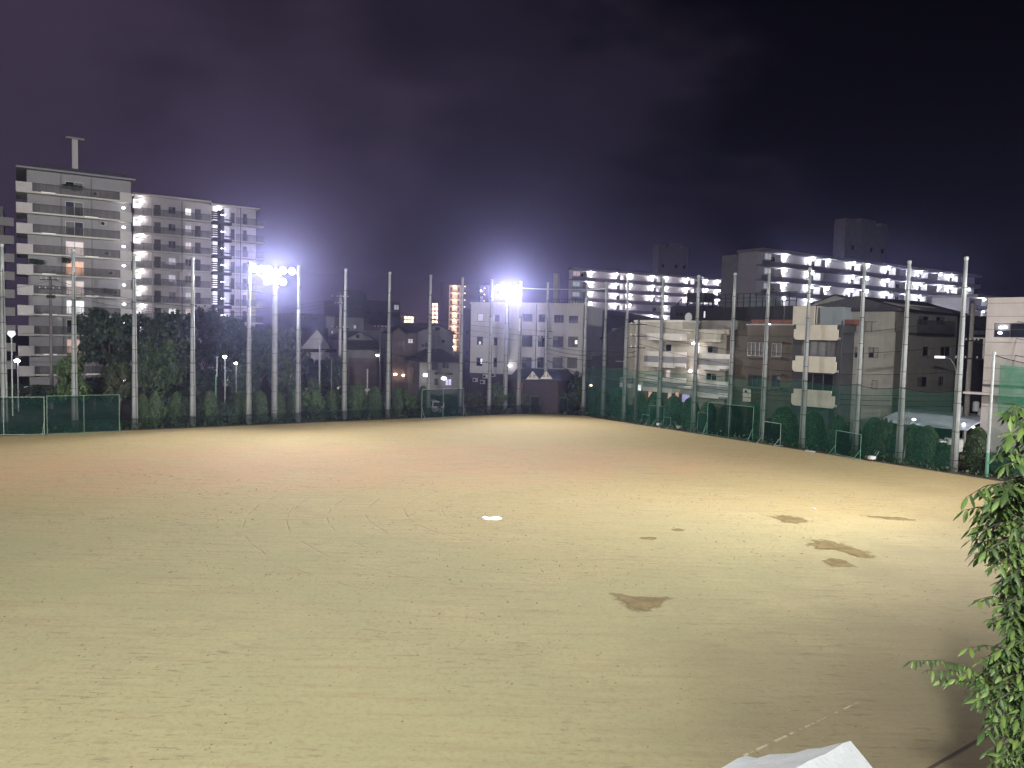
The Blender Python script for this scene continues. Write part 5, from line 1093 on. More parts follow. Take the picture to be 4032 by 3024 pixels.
SH = [(628, 1548, 44, 'large-leaved shrub between the domes near the third pole', 'shrub'), (1228, 1503, 52, 'loose leafy shrub right of the sixth pole', 'shrub'), (1410, 1500, 46, 'pale leafy shrub above the domes right of the seventh pole', 'shrub'), (1611, 1530, 36, 'leafy shrub before the white van', 'shrub'),
      (1868, 1528, 40, 'sparse brownish shrub left of the eleventh pole', 'olive'), (1960, 1502, 44, 'tall shrub left of the right floodlight tower', 'shrub'), (2020, 1540, 36, 'dark shrub right of the right floodlight tower', 'dark'), (2190, 1484, 46, 'tall dark bush below the office block windows', 'mid'), (2275, 1470, 50, 'tall leafy bush at the right corner of the office block', 'mid'),
      (2055, 1518, 48, 'dark bush below the left triangular sign', 'mid'), (2120, 1520, 52, 'dark bush below the right triangular sign', 'dark'), (2140, 1570, 50, 'low shrub behind the practice net under the signs', 'dark'), (2230, 1570, 50, 'low shrub below the tall office-block bushes', 'dark'), (1750, 1545, 55, 'dark shrub behind the wide practice net', 'dark'), (1640, 1570, 40, 'low dark shrub at the left end of a practice net', 'dark'),
      (745, 1580, 60, 'low shrub left of the fourth pole', 'dark'), (890, 1575, 55, 'low shrub between the fourth and fifth poles', 'dark'), (1250, 1580, 60, 'low dark shrub right of the sixth pole', 'dark'), (1450, 1590, 60, 'low shrub between two domes left of the eighth pole', 'dark'),
      (3490, 1622, 30, 'climbing vine beside the second pole from the right', 'olive'), (3720, 1740, 44, 'weedy shrub at the foot of the last right pole', 'shrub'), (3790, 1770, 46, 'weedy shrub right of the last right pole', 'olive'), (3150, 1670, 44, 'low shrub between the two wide domes', 'dark'), (3390, 1690, 40, 'low dark shrub behind the bright practice net', 'dark'), (3540, 1700, 44, 'dark shrub behind the leaning prop poles', 'dark'),
      (3960, 1760, 70, 'dark shrub mass behind the net fence at the right edge', 'mid'), (2480, 1590, 44, 'low shrub at the start of the right fence', 'dark'), (2410, 1585, 44, 'low shrub left of the first right-hand domes', 'dark'), (3020, 1640, 44, 'low shrub behind the square practice net', 'dark')]
for i, (px, py, hw, lb_, kd) in enumerate(SH):
    p = behind(px, py, 1.6 if i % 2 else 2.6); tree(lb_, px, py, hw, float(p[1]), kd, i, .0, 'shrub', 'shrub', 'loose shrubs behind the fence')
# loose ground cover at the foot of the fence
rng = np.random.default_rng(5); Pn = []
for i in range(len(POLES) - 1):
    for k in range(420):
        f = rng.uniform(); q = POLES[i] * (1 - f) + POLES[i + 1] * f - FACE[i] * (rng.uniform(-.9, 3.0)); Pn.append((q[0], q[1], rng.uniform(.02, .38) * (1 if rng.uniform() < .7 else 1.8)))
for k in range(900):
    f = rng.uniform() ** .7; q = POLES[-1] + VR * 14 * f - FACE[-1] * rng.uniform(-.9, 2.0); Pn.append((q[0], q[1], rng.uniform(.02, .5)))
Pn = np.array(Pn); V, Fq = leaf_cloud(Pn, np.tile([0, -.3, 1.0], (len(Pn), 1)), .16, rng, .8); me = np_mesh('ground_cover', V, Fq, ['leaf_dark', 'leaf_olive', 'leaf_mid'], rng.choice(3, len(Pn), p=[.6, .15, .25])); tag(inst('ground_cover', me), kind='stuff')

# ------------------------------------------------------------------ street furniture beyond the fence
def lamp_glow(parent, p, r, m='lamp_street'): return inst('lamp', ball_me('sl%s%.2f' % (m, r), r, m), parent, p)
emit('lamp_street', (1.0, .97, .95), 60.0); emit('lamp_dim', (.95, .96, 1.0), 1.1, False)
def post_lamp(label, px, top, Y, h0=0, kind='cap', col='steel_pole', r=.07, lowcol=None, split=0):
    p = at(px, top, Y); t = thing('park_lamp', label, 'lamp post', (p[0], Y, 0)); H = float(p[2])
    if lowcol: b = MB(); b.tube([(0, 0, 0), (0, 0, H * split)], r * 1.1, 8); b.build('lower_post', lowcol, t); b = MB(); b.tube([(.12, 0, H * split - .2), (.12, 0, H)], r, 8); b.build('post', col, t)
    else: b = MB(); b.tube([(0, 0, 0), (0, 0, H)], [r * 1.15, r], 8); b.build('post', col, t)
    return t, H
t, H = post_lamp('white park lamp post with a cone-shaped white head at the far left', 45, 1312, 84)
b = MB(); b.tube([(0, 0, H - .5), (0, 0, H - .1), (0, 0, H + .25)], [.05, .42, .30], 10); b.build('lamp_head', 'lamp_dim', t)
t, H = post_lamp('park lamp glaring beside the white cone-headed post at far left', 70, 1420, 88); lamp_glow(t, (0, -.1, H), .30); b = MB(); b.tube([(0, 0, H + .35), (0, 0, H + .5)], [.4, .1], 10); b.build('shade', 'housing', t)
t, H = post_lamp('slender park post, pale above and mint green below, between the fourth and fifth poles', 850, 1408, 86, lowcol='pipe_mint', split=.72); b = MB(); b.box(.02, .26, -.12, .12, H, H + .12); b.build('lamp_head', 'housing', t)
t, H = post_lamp('park lamp glowing under the trees, the higher of two', 886, 1404, 90); lamp_glow(t, (0, -.1, H), .22)
t, H = post_lamp('park lamp glowing under the trees, the lower of two', 930, 1430, 91); lamp_glow(t, (0, -.1, H), .19)
t, H = post_lamp('white lamp post with a short raised arm right of the sixth pole', 1259, 1346, 96, r=.10); b = MB(); b.tube([(0, 0, H - 1.6), (.75, -.1, H - 1.0)], .05, 6); b.build('arm', 'steel_pole', t)
t, H = post_lamp('thin grey post with a hooked tip left of the sign-hung utility pole', 1306, 1412, 98, r=.06); b = MB(); b.tube([(0, 0, H), (-.12, 0, H + .18), (-.3, 0, H + .2)], .04, 6); b.build('hook', 'steel_pole', t)
t, H = post_lamp('white traffic post with a base box between two dome bushes', 1447, 1452, 97, r=.09); b = MB(); b.box(-.35, .5, -.2, .2, H - 2.75, H - 2.55); b.box(-.15, .15, -.16, .16, H - 3.4, H - 2.753); b.build('bracket', 'unit_white', t); b = MB(); b.box(-.14, .14, -.14, .14, H, H + .35); b.build('signal', 'steel_dark', t)
t = thing('street_lamp', 'street lamp with a curved arm reaching left from behind the last right pole', 'street lamp', tuple(at(3764, 1500, 70)[:2]) + (0,)); pl = at(3696, 1406, 70) - np.array([*at(3764, 1500, 70)[:2], 0]); ph = float(pl[2])
b = MB(); b.tube([(0, 0, 0), (0, 0, ph - 1.6)], .09, 8); b.build('post', 'steel_pole', t); b = MB(); b.tube([(0, 0, ph - 1.6), (-.15, 0, ph - .8), (-.6, 0, ph - .15), (pl[0] + .5, 0, ph + .02)], .05, 6); b.build('arm', 'steel_pole', t); b = MB(); b.bbox(pl[0] - .35, pl[0] + .55, -.15, .15, ph - .1, ph + .1, .08); b.build('lamp_head', 'lamp_dim', t)
def utility_pole(label, px, top, Y, arms=(), col='bark_pale', r=.17):
    p = at(px, top, Y); H = float(p[2]); t = thing('utility_pole', label, 'utility pole', (p[0], Y, 0), 0, 'utility poles along the streets'); b = MB(); b.tube([(0, 0, 0), (0, 0, H)], [r * 1.25, r * .8], 10); b.build('pole', col, t, smooth=True)
    for dz, w in arms:
        b = MB(); b.box(-w, w, -.24, -.16, H - dz - .05, H - dz + .05); a = b.build('crossarm', 'steel_dark', t)
        for k in (-.9, -.35, .35, .9):
            b = MB(); b.tube([(k * w, -.2, H - dz + .05), (k * w, -.2, H - dz + .14), (k * w, -.2, H - dz + .24)], [.05, .08, .04], 6); b.build('insulator', 'unit_white', a)
    return t, np.array([p[0], Y, H])
mat('pole_brown', (.16, .15, .15), .9, .15, 3, streak=.3)
u1, U1 = utility_pole('brown utility pole in front of the tall left flats', 198, 1088, 92, ((.4, 1.1), (1.5, 1.3)), 'pole_brown')
b = MB(); b.tube([(-.4, 0, U1[2] - 2.4), (.5, 0, U1[2] - 2.4)], .2, 8); b.build('transformer', 'steel_dark', u1)
u2, U2 = utility_pole('utility pole hung with white lit sign panels left of the seventh pole', 1341, 1162, 106, ((.3, 1.2), (1.2, .7), (4.5, 1.2)), 'wall_pink', .2)
for k, (y0, y1) in enumerate(((1436, 1466), (1470, 1490), (1494, 1530))): z1, z0 = at(1341, y0, 105.6)[2], at(1341, y1, 105.6)[2]; b = MB(); b.box(-.22, .28, -.42, -.3, z0, z1); b.build('sign_panel', 'lit_white', u2)
u3, U3 = utility_pole('thin utility pole with a small lamp left of the eighth pole', 1499, 1278, 115, ((.4, .9),), 'pole_brown'); lamp_glow(u3, (-.4, -.3, float(at(1489, 1399, 115)[2])), .18)
u4, U4 = utility_pole('dark utility pole with insulators beside the fifth right pole, by the beige flats', 2515, 1258, 93, ((.6, 1.0), (2.0, 1.0), (3.4, .9)), 'pole_brown')
u5, U5 = utility_pole('utility pole hidden behind the shop-sign corner pole', 2150, 1290, 102.8, ((.5, .9), (1.4, .8)), 'pole_brown')
u6, U6 = utility_pole('utility pole with transformers left of the pinkish building', 3832, 1196, 69, ((4.9, 1.5), (3.3, .6)), 'bark_pale', .2)
for k, (dx, dz) in enumerate(((.75, 9.6), (1.25, 10.2), (-.7, 10.0))):
    b = MB(); b.tube([(dx, -.1, U6[2] - dz), (dx, -.1, U6[2] - dz + .8)], [.27, .27], 10); b.tube([(dx, -.1, U6[2] - dz + .8), (dx, -.1, U6[2] - dz + .9)], [.27, .12], 10); b.build('transformer', 'unit_white' if k < 2 else 'unit_grey', u6)
b = MB(); b.box(1.0, 1.1, -.25, -.15, U6[2] - 4.9, U6[2] - 3.0); b.box(.1, 1.1, -.26, -.16, U6[2] - 3.1, U6[2] - 3.0); b.build('bracket', 'unit_white', u6)
b = MB(); b.bbox(-.9, -.75, -.2, .0, U6[2] - 8.6, U6[2] - 7.2, .02); b.build('cabinet', 'unit_white', u6)
def cable(label, a, c, sag=.6, r=.022, n=12, group='overhead cables'):
    a, c = np.array(a, float), np.array(c, float); pts = [tuple(a + (c - a) * k / n - np.array([0, 0, sag * 4 * (k / n) * (1 - k / n)])) for k in range(n + 1)]
    b = MB(); b.tube(pts, r, 4, caps=False); tag(b.build('power_line', 'cable_black'), label, 'cable', group)
U7 = at(4300, 1250, 58)
for k in range(3):
    cable(f'cable from the sign-hung pole to the corner pole, {ORD[k]} from the top', U2 - [0, 0, .2 + .8 * k], U5 - [0, 0, .4 + .7 * k], 1.0)
    cable(f'cable crossing in front of the office block to the beige flats, {ORD[k]} from the top', U5 - [0, 0, 2.2 + .55 * k], U4 - [0, 0, 3.2 + .6 * k], .8, .03)
    cable(f'cable running from the beige flats past the cream balconies, {ORD[k]} from the top', U4 - [0, 0, .5 + 1.2 * k], np.array([U6[0], U6[1], U6[2] - 1.2 - 2.4 * k]), 1.6)
    cable(f'low cable behind the green net on the right, {ORD[k]} from the top', U4 - [0, 0, 6.4 + .5 * k], np.array([U6[0], U6[1], U6[2] - 8.2 - .5 * k]), .9, .028)
    cable(f'cable across the pinkish building, {ORD[k]} from the top', U6 - [0, 0, .4 + 1.4 * k], U7 - [0, 0, 1.0 + 1.4 * k], .4)
    cable(f'cable from the tall left flats to the sign-hung pole, {ORD[k]} from the top', U1 - [0, 0, .3 + .7 * k], U2 - [0, 0, .4 + .4 * k], 2.4)
cable('thick cable drooping at the left edge of the office block', U2 - [0, 0, 6.5], U5 - [0, 0, 4.2], 1.3, .04); cable('thick cable low across the office block windows', U5 - [0, 0, 4.2], U4 - [0, 0, 7.2], .9, .05)
cable('cable from the thin lamp pole up to the sign-hung pole', U3 - [0, 0, .3], U2 - [0, 0, 1.0], .5); cable('cable entering at the left edge to the brown utility pole', at(-300, 1120, 80), U1 - [0, 0, .5], .8)

# parked vehicles
mat('paint_white', (.72, .73, .74), .3, .03, 1); mat('paint_dark', (.03, .032, .045), .25, .1, 1); mat('paint_silver', (.40, .42, .45), .3, .05, 1, metal=.3); mat('rubber', (.02, .02, .02), .8, .1, 5); mat('lamp_red', (.35, .03, .02), .3, .1, 5); mat('canvas', (.55, .54, .50), .8, .1, 3, .3, 9)
def car(label, px, py, Y, rz, paint, van=False, cat='car'):
    p = at(px, py, Y); t = thing('parked_van' if van else 'parked_car', label, cat, (p[0], Y, 0), rz, 'cars parked beyond the hedge')
    L_, w = (3.4, .74) if van else (4.3, .86); prof = [(-L_ / 2, .35), (-L_ / 2, 1.0), (-L_ / 2 + .12, 1.75), (L_ / 2 - .75, 1.82), (L_ / 2 - .12, 1.1), (L_ / 2, .95), (L_ / 2, .35)] if van else [(-L_ / 2, .35), (-L_ / 2, .88), (-L_ / 2 + .45, .98), (-L_ / 2 + 1.0, 1.42), (.55, 1.45), (1.15, .98), (L_ / 2 - .1, .82), (L_ / 2, .6), (L_ / 2, .35)]
    b = MB(); b.xprism(prof, -w, w); b.build('body', paint, t)
    g = [(-L_ / 2 + .25, 1.08), (-L_ / 2 + .3, 1.62), (L_ / 2 - .85, 1.68), (L_ / 2 - .35, 1.12)] if van else [(-L_ / 2 + .7, 1.0), (-L_ / 2 + 1.08, 1.36), (.48, 1.38), (.95, 1.0)]
    for s in (-1, 1): b = MB(); b.xprism(g, s * (w + .012) if s < 0 else w - .002, -w + .002 if s < 0 else w + .012); b.build('window', 'glass_dark', t)
    for x in (-1, 1):
        xx = prof[0][0] if x < 0 else prof[-1][0]; b = MB()
        if van and x < 0: b.box(xx - .012, xx + .03, -w * .82, w * .82, 1.1, 1.6); b.build('rear_window', 'glass_dark', t); b = MB()
        for s in (-1, 1):
            b = MB(); b.box(xx - .02, xx + .02, s * w * .7 - .13, s * w * .7 + .13, .62, .78); b.build('tail_light' if x < 0 else 'headlight', 'lamp_red' if x < 0 else 'unit_white', t)
            cx = x * (L_ / 2 - .75); b = MB(); b.tube([(cx, s * (w - .16), .31), (cx, s * (w + .02), .31)], .31, 12); wh = b.build('wheel', 'rubber', t); b = MB(); b.tube([(cx, s * (w + .021), .31), (cx, s * (w + .035), .31)], .18, 10); b.build('rim', 'paint_silver', wh)
    return t
car('white kei van half hidden behind the leafy shrub', 1604, 1545, 99, .35, 'paint_white', True, 'van'); car('white car seen from behind through the wide practice net', 1722, 1550, 97, 1.75, 'paint_white', True)
car('long dark car parked below the warm porch light', 1600, 1510, 106, .2, 'paint_dark'); car('dark car parked left of the eighth pole', 1495, 1510, 106, .4, 'paint_dark'); car('silver car under the left trees near the white post', 1240, 1500, 104, .3, 'paint_silver')
p = at(3748, 1715, 67.5); t = thing('kei_truck', 'small white truck with a grey tarpaulin-covered bed under the carport', 'truck', (p[0], p[1], 0), -.3)
zt = float(p[2]); b = MB(); b.xprism([(-1.6, .4), (-1.6, 1.0), (-1.45, 1.75), (-.55, 1.8), (-.5, .4)], -.7, .7); b.build('cab', 'paint_white', t); b = MB(); b.xprism([(-1.5, 1.08), (-1.38, 1.62), (-.7, 1.66), (-.7, 1.1)], -.712, -.69); b.build('window', 'glass_dark', t)
b = MB(); b.box(-.48, 1.9, -.74, .74, .55, .95); b.build('bed', 'paint_silver', t); b = MB(); b.bbox(-.44, 1.86, -.7, .7, .953, 1.95, .12); b.build('tarpaulin', 'canvas', t)
for x in (-1.05, 1.2):
    for s in (-1, 1): b = MB(); b.tube([(x, s * .55, .28), (x, s * .72, .28)], .28, 12); b.build('wheel', 'rubber', t)
# leaning props beside the last but one pole
for k, (tp, bs, lb_) in enumerate((((3577, 1620), (3548, 1818), 'pale wooden prop leaning on the net, the left of two'), ((3582, 1650), (3556, 1820), 'pale wooden prop leaning on the net, the right of two'))):
    B_ = on_z(*bs); T_ = at(tp[0], tp[1], B_[1] + 1.0); b = MB(); b.tube([tuple(B_), tuple(T_)], .055, 6); tag(b.build('prop_pole', 'bark_pale'), lb_, 'prop', 'props leaning beside the fence')
# line-marking carts left by the net
def cart(label, px, py, rz):
    p = on_z(px, py); t = thing('line_marker', label, 'line marker cart', (p[0], p[1], .012), rz, 'line marker carts by the nets'); b = MB(); b.bbox(-.3, .3, -.2, .2, .14, .42, .05); b.build('hopper', 'unit_white', t)
    b = MB(); b.tube([(.25, -.15, .4), (.6, -.15, .85), (.6, .15, .85), (.25, .15, .4)], .02, 6); b.build('handle', 'pipe_grey', t)
    for x in (-.2, .2):
        for s in (-1, 1): b = MB(); b.tube([(x, s * .2, .09), (x, s * .25, .09)], .09, 10); b.build('wheel', 'rubber', t)
cart('white line-marking cart between the paired tall nets and the low net', 2596, 1680, .4); cart('white line-marking cart before the domes right of the low net', 2674, 1692, 2.4); cart('line-marking cart left of the climbing vine', 3432, 1815, .2)
p = on_z(3190, 1779); b = MB(); b.bbox(-.45, .45, -.2, .2, 0, .10, .05); tag(b.build('rubber_plate', 'wall_sheet', None, (p[0], p[1], .012), -.9), 'pale flat plate lying at the foot of a right pole', 'plate')

# ------------------------------------------------------------------ water and marks on the field
def blob(name, label, pts, z, material, cat='puddle', group=None, kind=None, sub=4, jit=.10):
    q = [on_z(*p)[:2] for p in pts]; c = np.mean(q, 0); n = len(q); out = []; rg = np.random.default_rng(len(label))
    for i in range(n):
        p0, p1, p2, p3 = q[i - 1], q[i], q[(i + 1) % n], q[(i + 2) % n]
        for k in range(sub):
            t_ = k / sub; a = .5 * ((2 * p1) + (-p0 + p2) * t_ + (2 * p0 - 5 * p1 + 4 * p2 - p3) * t_ ** 2 + (-p0 + 3 * p1 - 3 * p2 + p3) * t_ ** 3); out.append(a + rg.normal(0, jit, 2) * .5 - c)
    m = len(out); out = np.array(out); nb = []
    for i in range(m):                                                # inset ring along the inward normal
        e = out[(i + 1) % m] - out[i - 1]; nr = np.array([-e[1], e[0]]) / (np.linalg.norm(e) + 1e-6); nr *= -1 if np.dot(nr, out[i]) > 0 else 1; nb.append(nr)
    nb = np.array(nb); rings = [out * 1.5, out * 1.0, out * .55]; fade = [0, .5, 1.0] if material == 'wet_sand' else [1, 1, 1]
    if material != 'wet_sand': rings = [out, out * .8, out * .6]
    V = [(p[0], p[1], z) for rg_ in rings for p in rg_] + [(0, 0, z)]
    Fc = [(r * m + i, r * m + (i + 1) % m, (r + 1) * m + (i + 1) % m, (r + 1) * m + i) for r in range(2) for i in range(m)] + [(2 * m + i, 2 * m + (i + 1) % m, 3 * m) for i in range(m)]
    b = MB(); b.add(V, Fc); o = b.build(name, material, None, (c[0], c[1], 0)); me = o.data
    if sum(p.normal.z for p in me.polygons) < 0: me.flip_normals()
    at_ = me.attributes.new('damp', 'FLOAT', 'POINT'); at_.data.foreach_set('value', [fade[min(2, i // m)] for i in range(3 * m)] + [1.0])
    return tag(o, label, cat, group, kind)
def z8(pts): return [(2732 + x / 1.62, 2000 + y / 1.62) for x, y in pts]
blob('puddle', 'small puddle mirroring the floodlights in the middle of the field', [(1896, 2040), (1908, 2034), (1930, 2036), (1948, 2033), (1968, 2041), (1974, 2046), (1950, 2050), (1930, 2047), (1908, 2050)], .021, 'water', jit=.12)
wp = 'damp patches drying on the sand'
blob('damp_patch', 'largest damp patch, triangular, nearest the camera', [(x * 1.8228, y * 1.8228) for x, y in ((1335, 1284), (1370, 1291), (1440, 1292), (1422, 1305), (1386, 1322), (1356, 1309))], .020, 'wet_sand', 'damp patch', wp)
blob('damp_patch', 'long kidney-shaped damp patch right of centre', z8([(775, 230), (850, 215), (960, 240), (1080, 280), (1112, 310), (1050, 312), (960, 285), (880, 265), (800, 262)]), .020, 'wet_sand', 'damp patch', wp)
blob('damp_patch', 'small oval damp patch just below the kidney-shaped one', z8([(848, 340), (920, 330), (1003, 362), (990, 376), (885, 372)]), .020, 'wet_sand', 'damp patch', wp)
blob('damp_patch', 'two-lobed damp patch above and left of the kidney-shaped one', z8([(508, 58), (600, 54), (700, 75), (690, 93), (600, 96), (545, 76)]), .020, 'wet_sand', 'damp patch', wp)
blob('damp_patch', 'thin streak of damp sand towards the right of the field', z8([(1100, 52), (1180, 58), (1280, 60), (1372, 72), (1340, 80), (1230, 73)]), .020, 'wet_sand', 'damp patch', wp)
blob('damp_patch', 'tiny damp streak near the middle, left of the larger patches', [(2522, 2121), (2550, 2116), (2582, 2119), (2560, 2126)], .020, 'wet_sand', 'damp patch', wp, jit=.03)
blob('damp_patch', 'tiny damp spot above the tiny streak', [(2645, 2087), (2668, 2083), (2692, 2088), (2668, 2092)], .020, 'wet_sand', 'damp patch', wp, jit=.03)
b = MB(); A_, B_ = on_z(2930, 2978), on_z(3400, 2758); d = (B_ - A_) / np.linalg.norm(B_ - A_); nrm = np.array([-d[1], d[0], 0]); Lt = float(np.linalg.norm(B_ - A_)); s = 0
while s < Lt:
    l = random.uniform(.08, .5); w = random.uniform(.012, .04); a = A_ + d * s; c = A_ + d * min(Lt, s + l); b.add([tuple(a - nrm * w + [0, 0, .019]), tuple(c - nrm * w * .8 + [0, 0, .019]), tuple(c + nrm * w + [0, 0, .019]), tuple(a + nrm * w * 1.1 + [0, 0, .019])], [(0, 1, 2, 3)]); s += l + random.uniform(.02, .35)
tag(b.build('chalk_line', 'chalk'), kind='structure')
b = MB(); A_, B_ = on_z(3201, 2000), on_z(3214, 2008); d = (B_ - A_) / np.linalg.norm(B_ - A_); nrm = np.array([-d[1], d[0], 0]) * .06; b.add([tuple(A_ - nrm + [0, 0, .03]), tuple(B_ - nrm + [0, 0, .03]), tuple(B_ + nrm + [0, 0, .03]), tuple(A_ + nrm + [0, 0, .03])] + [tuple(q) for q in (A_ - nrm + [0, 0, .013], B_ - nrm + [0, 0, .013], B_ + nrm + [0, 0, .013], A_ + nrm + [0, 0, .013])], [(0, 1, 2, 3), (0, 4, 5, 1), (1, 5, 6, 2), (2, 6, 7, 3), (3, 7, 4, 0)]); tag(b.build('marker_tape', 'unit_white'), 'short strip of white marker tape lying on the sand', 'marker tape')
b = MB(); A_, B_ = on_z(3640, 3040), on_z(4100, 2770); d = (B_ - A_) / np.linalg.norm(B_ - A_); nrm = np.array([-d[1], d[0], 0]) * .045; b.add([tuple(A_ - nrm + [0, 0, .018]), tuple(B_ - nrm + [0, 0, .018]), tuple(B_ + nrm + [0, 0, .018]), tuple(A_ + nrm + [0, 0, .018])], [(0, 1, 2, 3)]); tag(b.build('drain_line', 'groove'), kind='structure')

# clods and grit loosened by the drag mat
rng = np.random.default_rng(17); nC = 16000; yy = rng.uniform(13, 52, nC) ** 1.0; xx = rng.uniform(-1, 1, nC) * (yy * .72 + 2)
cl = .5 + .5 * np.sin(xx * .31 + 1.7 * np.sin(yy * .23)) * np.cos(yy * .37 + xx * .11); kp = rng.uniform(0, 1, nC) < cl ** 1.5 + .08; xx, yy = xx[kp], yy[kp]; nC = len(xx)
s_ = (rng.uniform(0, 1, nC) ** 3 * .034 + .010) * (.7 + yy / 60); th = rng.uniform(0, 6.28, nC); C_ = np.stack([xx, yy, np.full(nC, .012)], 1)
VV = []
for k in range(4): VV.append(C_ + np.stack([np.cos(th + k * 1.57), np.sin(th + k * 1.57), np.zeros(nC)], 1) * (s_ * rng.uniform(.7, 1.5, nC))[:, None])
VV.append(C_ + np.stack([np.zeros(nC), np.zeros(nC), s_ * rng.uniform(.5, 1.0, nC)], 1)); VV = np.stack(VV, 1).reshape(-1, 3)
bs = np.arange(nC)[:, None] * 5; FF = np.concatenate([bs + np.array([[k, (k + 1) % 4, 4]]) for k in range(4)], 0)
mat('clod', (.26, .205, .115), .95, .3, 3); tag(inst('sand_clods', np_mesh('sand_clods', VV, FF, 'clod')), kind='stuff')

# ------------------------------------------------------------------ white event tent below the camera
mat('tent_white', (.56, .60, .61), .55, .05, 2.0, .5, 7)
zr = 3.3; Rf = on_z(3349, 2917, zr); Rn = on_z(3164, 3012, zr); rd = (Rn - Rf) / np.linalg.norm(Rn - Rf); zE = min(np.linspace(1.0, 3.2, 221), key=lambda q: abs(np.dot(on_z(2936, 2981, q)[:2] - Rf[:2], rd[:2]))); EL = on_z(2936, 2981, zE); sd = np.array([-rd[1], rd[0], 0.0])
if np.dot(EL - Rf, sd) < 0: sd = -sd
hw = float(np.dot(EL - Rf, sd)); tl = 5.4
t = thing('event_tent', 'white gabled event tent, its roof peak poking in at the bottom edge', 'tent', (Rf[0], Rf[1], 0), math.atan2(rd[1], rd[0]))
sy = 1 if np.dot(sd, np.array([-rd[1], rd[0], 0])) > 0 else -1
for s, nm in ((sy, 'roof_panel'), (-sy, 'roof_panel')):
    b = MB(); nx, ny = 22, 8; rg = np.random.default_rng(3); V = []
    for j in range(ny + 1):
        f = j / ny
        for i in range(nx + 1): x = tl * i / nx; V.append((x, s * hw * f, zr - (zr - zE) * f - .05 * math.sin(math.pi * f) + .028 * math.sin(j * 2.4 + i * .35 + math.sin(i * .6)) + .018 * math.sin(j * 4.1 - i * .5) + .012 * math.sin(i * 1.7)))
    b.add(V, [(j * (nx + 1) + i, j * (nx + 1) + i + 1, (j + 1) * (nx + 1) + i + 1, (j + 1) * (nx + 1) + i) for j in range(ny) for i in range(nx)]); b.build(nm, 'tent_white', t, smooth=True)
    b = MB(); V = []; n = 40
    for k in range(n + 1): x = tl * k / n; V += [(x, s * hw, zE), (x, s * (hw + .02 * math.sin(k)), zE - .25 - .05 * abs(math.sin(k * .78)))]
    b.add(V, [(2 * k, 2 * k + 1, 2 * k + 3, 2 * k + 2) for k in range(n)]); b.build('valance', 'tent_white', t)
for x in (.06, tl - .06):
    for s in (-1, 1): b = MB(); b.tube([(x, s * (hw - .05), 0), (x, s * (hw - .05), zE - .05)], .025, 8); b.build('leg', 'steel_pole', t)
    b = MB(); b.tube([(x, -hw + .05, zE - .05), (x, 0, zr - .1), (x, hw - .05, zE - .05)], .02, 6); b.build('gable_bar', 'steel_pole', t)
for s in (-1, 1):
    for x in (tl * .33, tl * .66): b = MB(); b.tube([(x, s * hw * f, zr - (zr - zE) * f - .05 * math.sin(math.pi * f) + .035) for f in (0, .25, .5, .75, 1)], .012, 5); b.build('seam', 'tent_white', t)
b = MB(); b.tube([(0, 0, zr - .06), (tl, 0, zr - .06)], .025, 6); b.build('ridge_pole', 'steel_pole', t)

# ------------------------------------------------------------------ leafy tree at the right edge, close to the camera
TX, TY = 5.7, 7.6
ft = thing('leafy_tree', 'leafy green tree crowding in at the right edge, close to the camera', 'tree', (TX, TY, 0))
O_ = np.array([TX, TY, 0])
lf = MB(); prof = [(0, 0, 0), (.22, .20, -.02), (.5, .26, -.09), (.80, .15, -.22), (1.0, 0, -.36)]
V = []; 
for x, w, z in prof: V += [(x, -w * .62, z - .10 * w / .34), (x, 0, z + .02), (x, w * .62, z - .10 * w / .34)]
LEAF_V = np.array(V); LEAF_F = [(3 * i + j, 3 * i + 3 + j, 3 * i + 4 + j, 3 * i + 1 + j) for i in range(4) for j in range(2)]
LEAF_MES = []
for m_ in ('leaf_top', 'leaf_deep', 'leaf_young'):
    b = MB(); b.add(V, LEAF_F); LEAF_MES.append(b.mesh('leaf', m_, True))
rng = np.random.default_rng(99)
def leaf_frames(tw, n, size):
    """alternate leaves along a twig, drooping outwards"""
    out = []; tw = np.array(tw); seg = np.linalg.norm(np.diff(tw, axis=0), axis=1); cum = np.concatenate([[0], np.cumsum(seg)])
    for k in range(n):
        s = cum[-1] * (.08 + .92 * (k + .5) / n); i = min(len(seg) - 1, int(np.searchsorted(cum, s) - 1)); f = (s - cum[i]) / seg[i]; p = tw[i] * (1 - f) + tw[i + 1] * f
        d = (tw[i + 1] - tw[i]) / seg[i]; side = np.cross(d, [0, 0, 1]); side /= np.linalg.norm(side) + 1e-6
        x = d * rng.uniform(.3, .8) + side * (1 if k % 2 else -1) * rng.uniform(.5, 1.0) + np.array([0, 0, rng.uniform(-.75, .05)]); 
        if k == n - 1: x = d + np.array([0, 0, -.3])
        x /= np.linalg.norm(x); y = np.cross([0, 0, 1.0], x) + rng.normal(0, .25, 3); y -= x * np.dot(x, y); y /= np.linalg.norm(y); z = np.cross(x, y)
        out.append((p, x, y, z, size * rng.uniform(.55, 1.4)))
    return out
TW = []      # twigs: root pixel, tip pixel, depth
def twig(root, tip, Y0, Y1, n, size=.10, bend=.12):
    a, c = at(*root, Y0), at(*tip, Y1); m_ = (a + c) / 2 + np.array([0, 0, bend * np.linalg.norm(c - a)]); TW.append(([a, (a + m_) / 2 + np.array([0, 0, .02]), m_, (m_ + c) / 2 + np.array([0, 0, .03]), c], n, size))
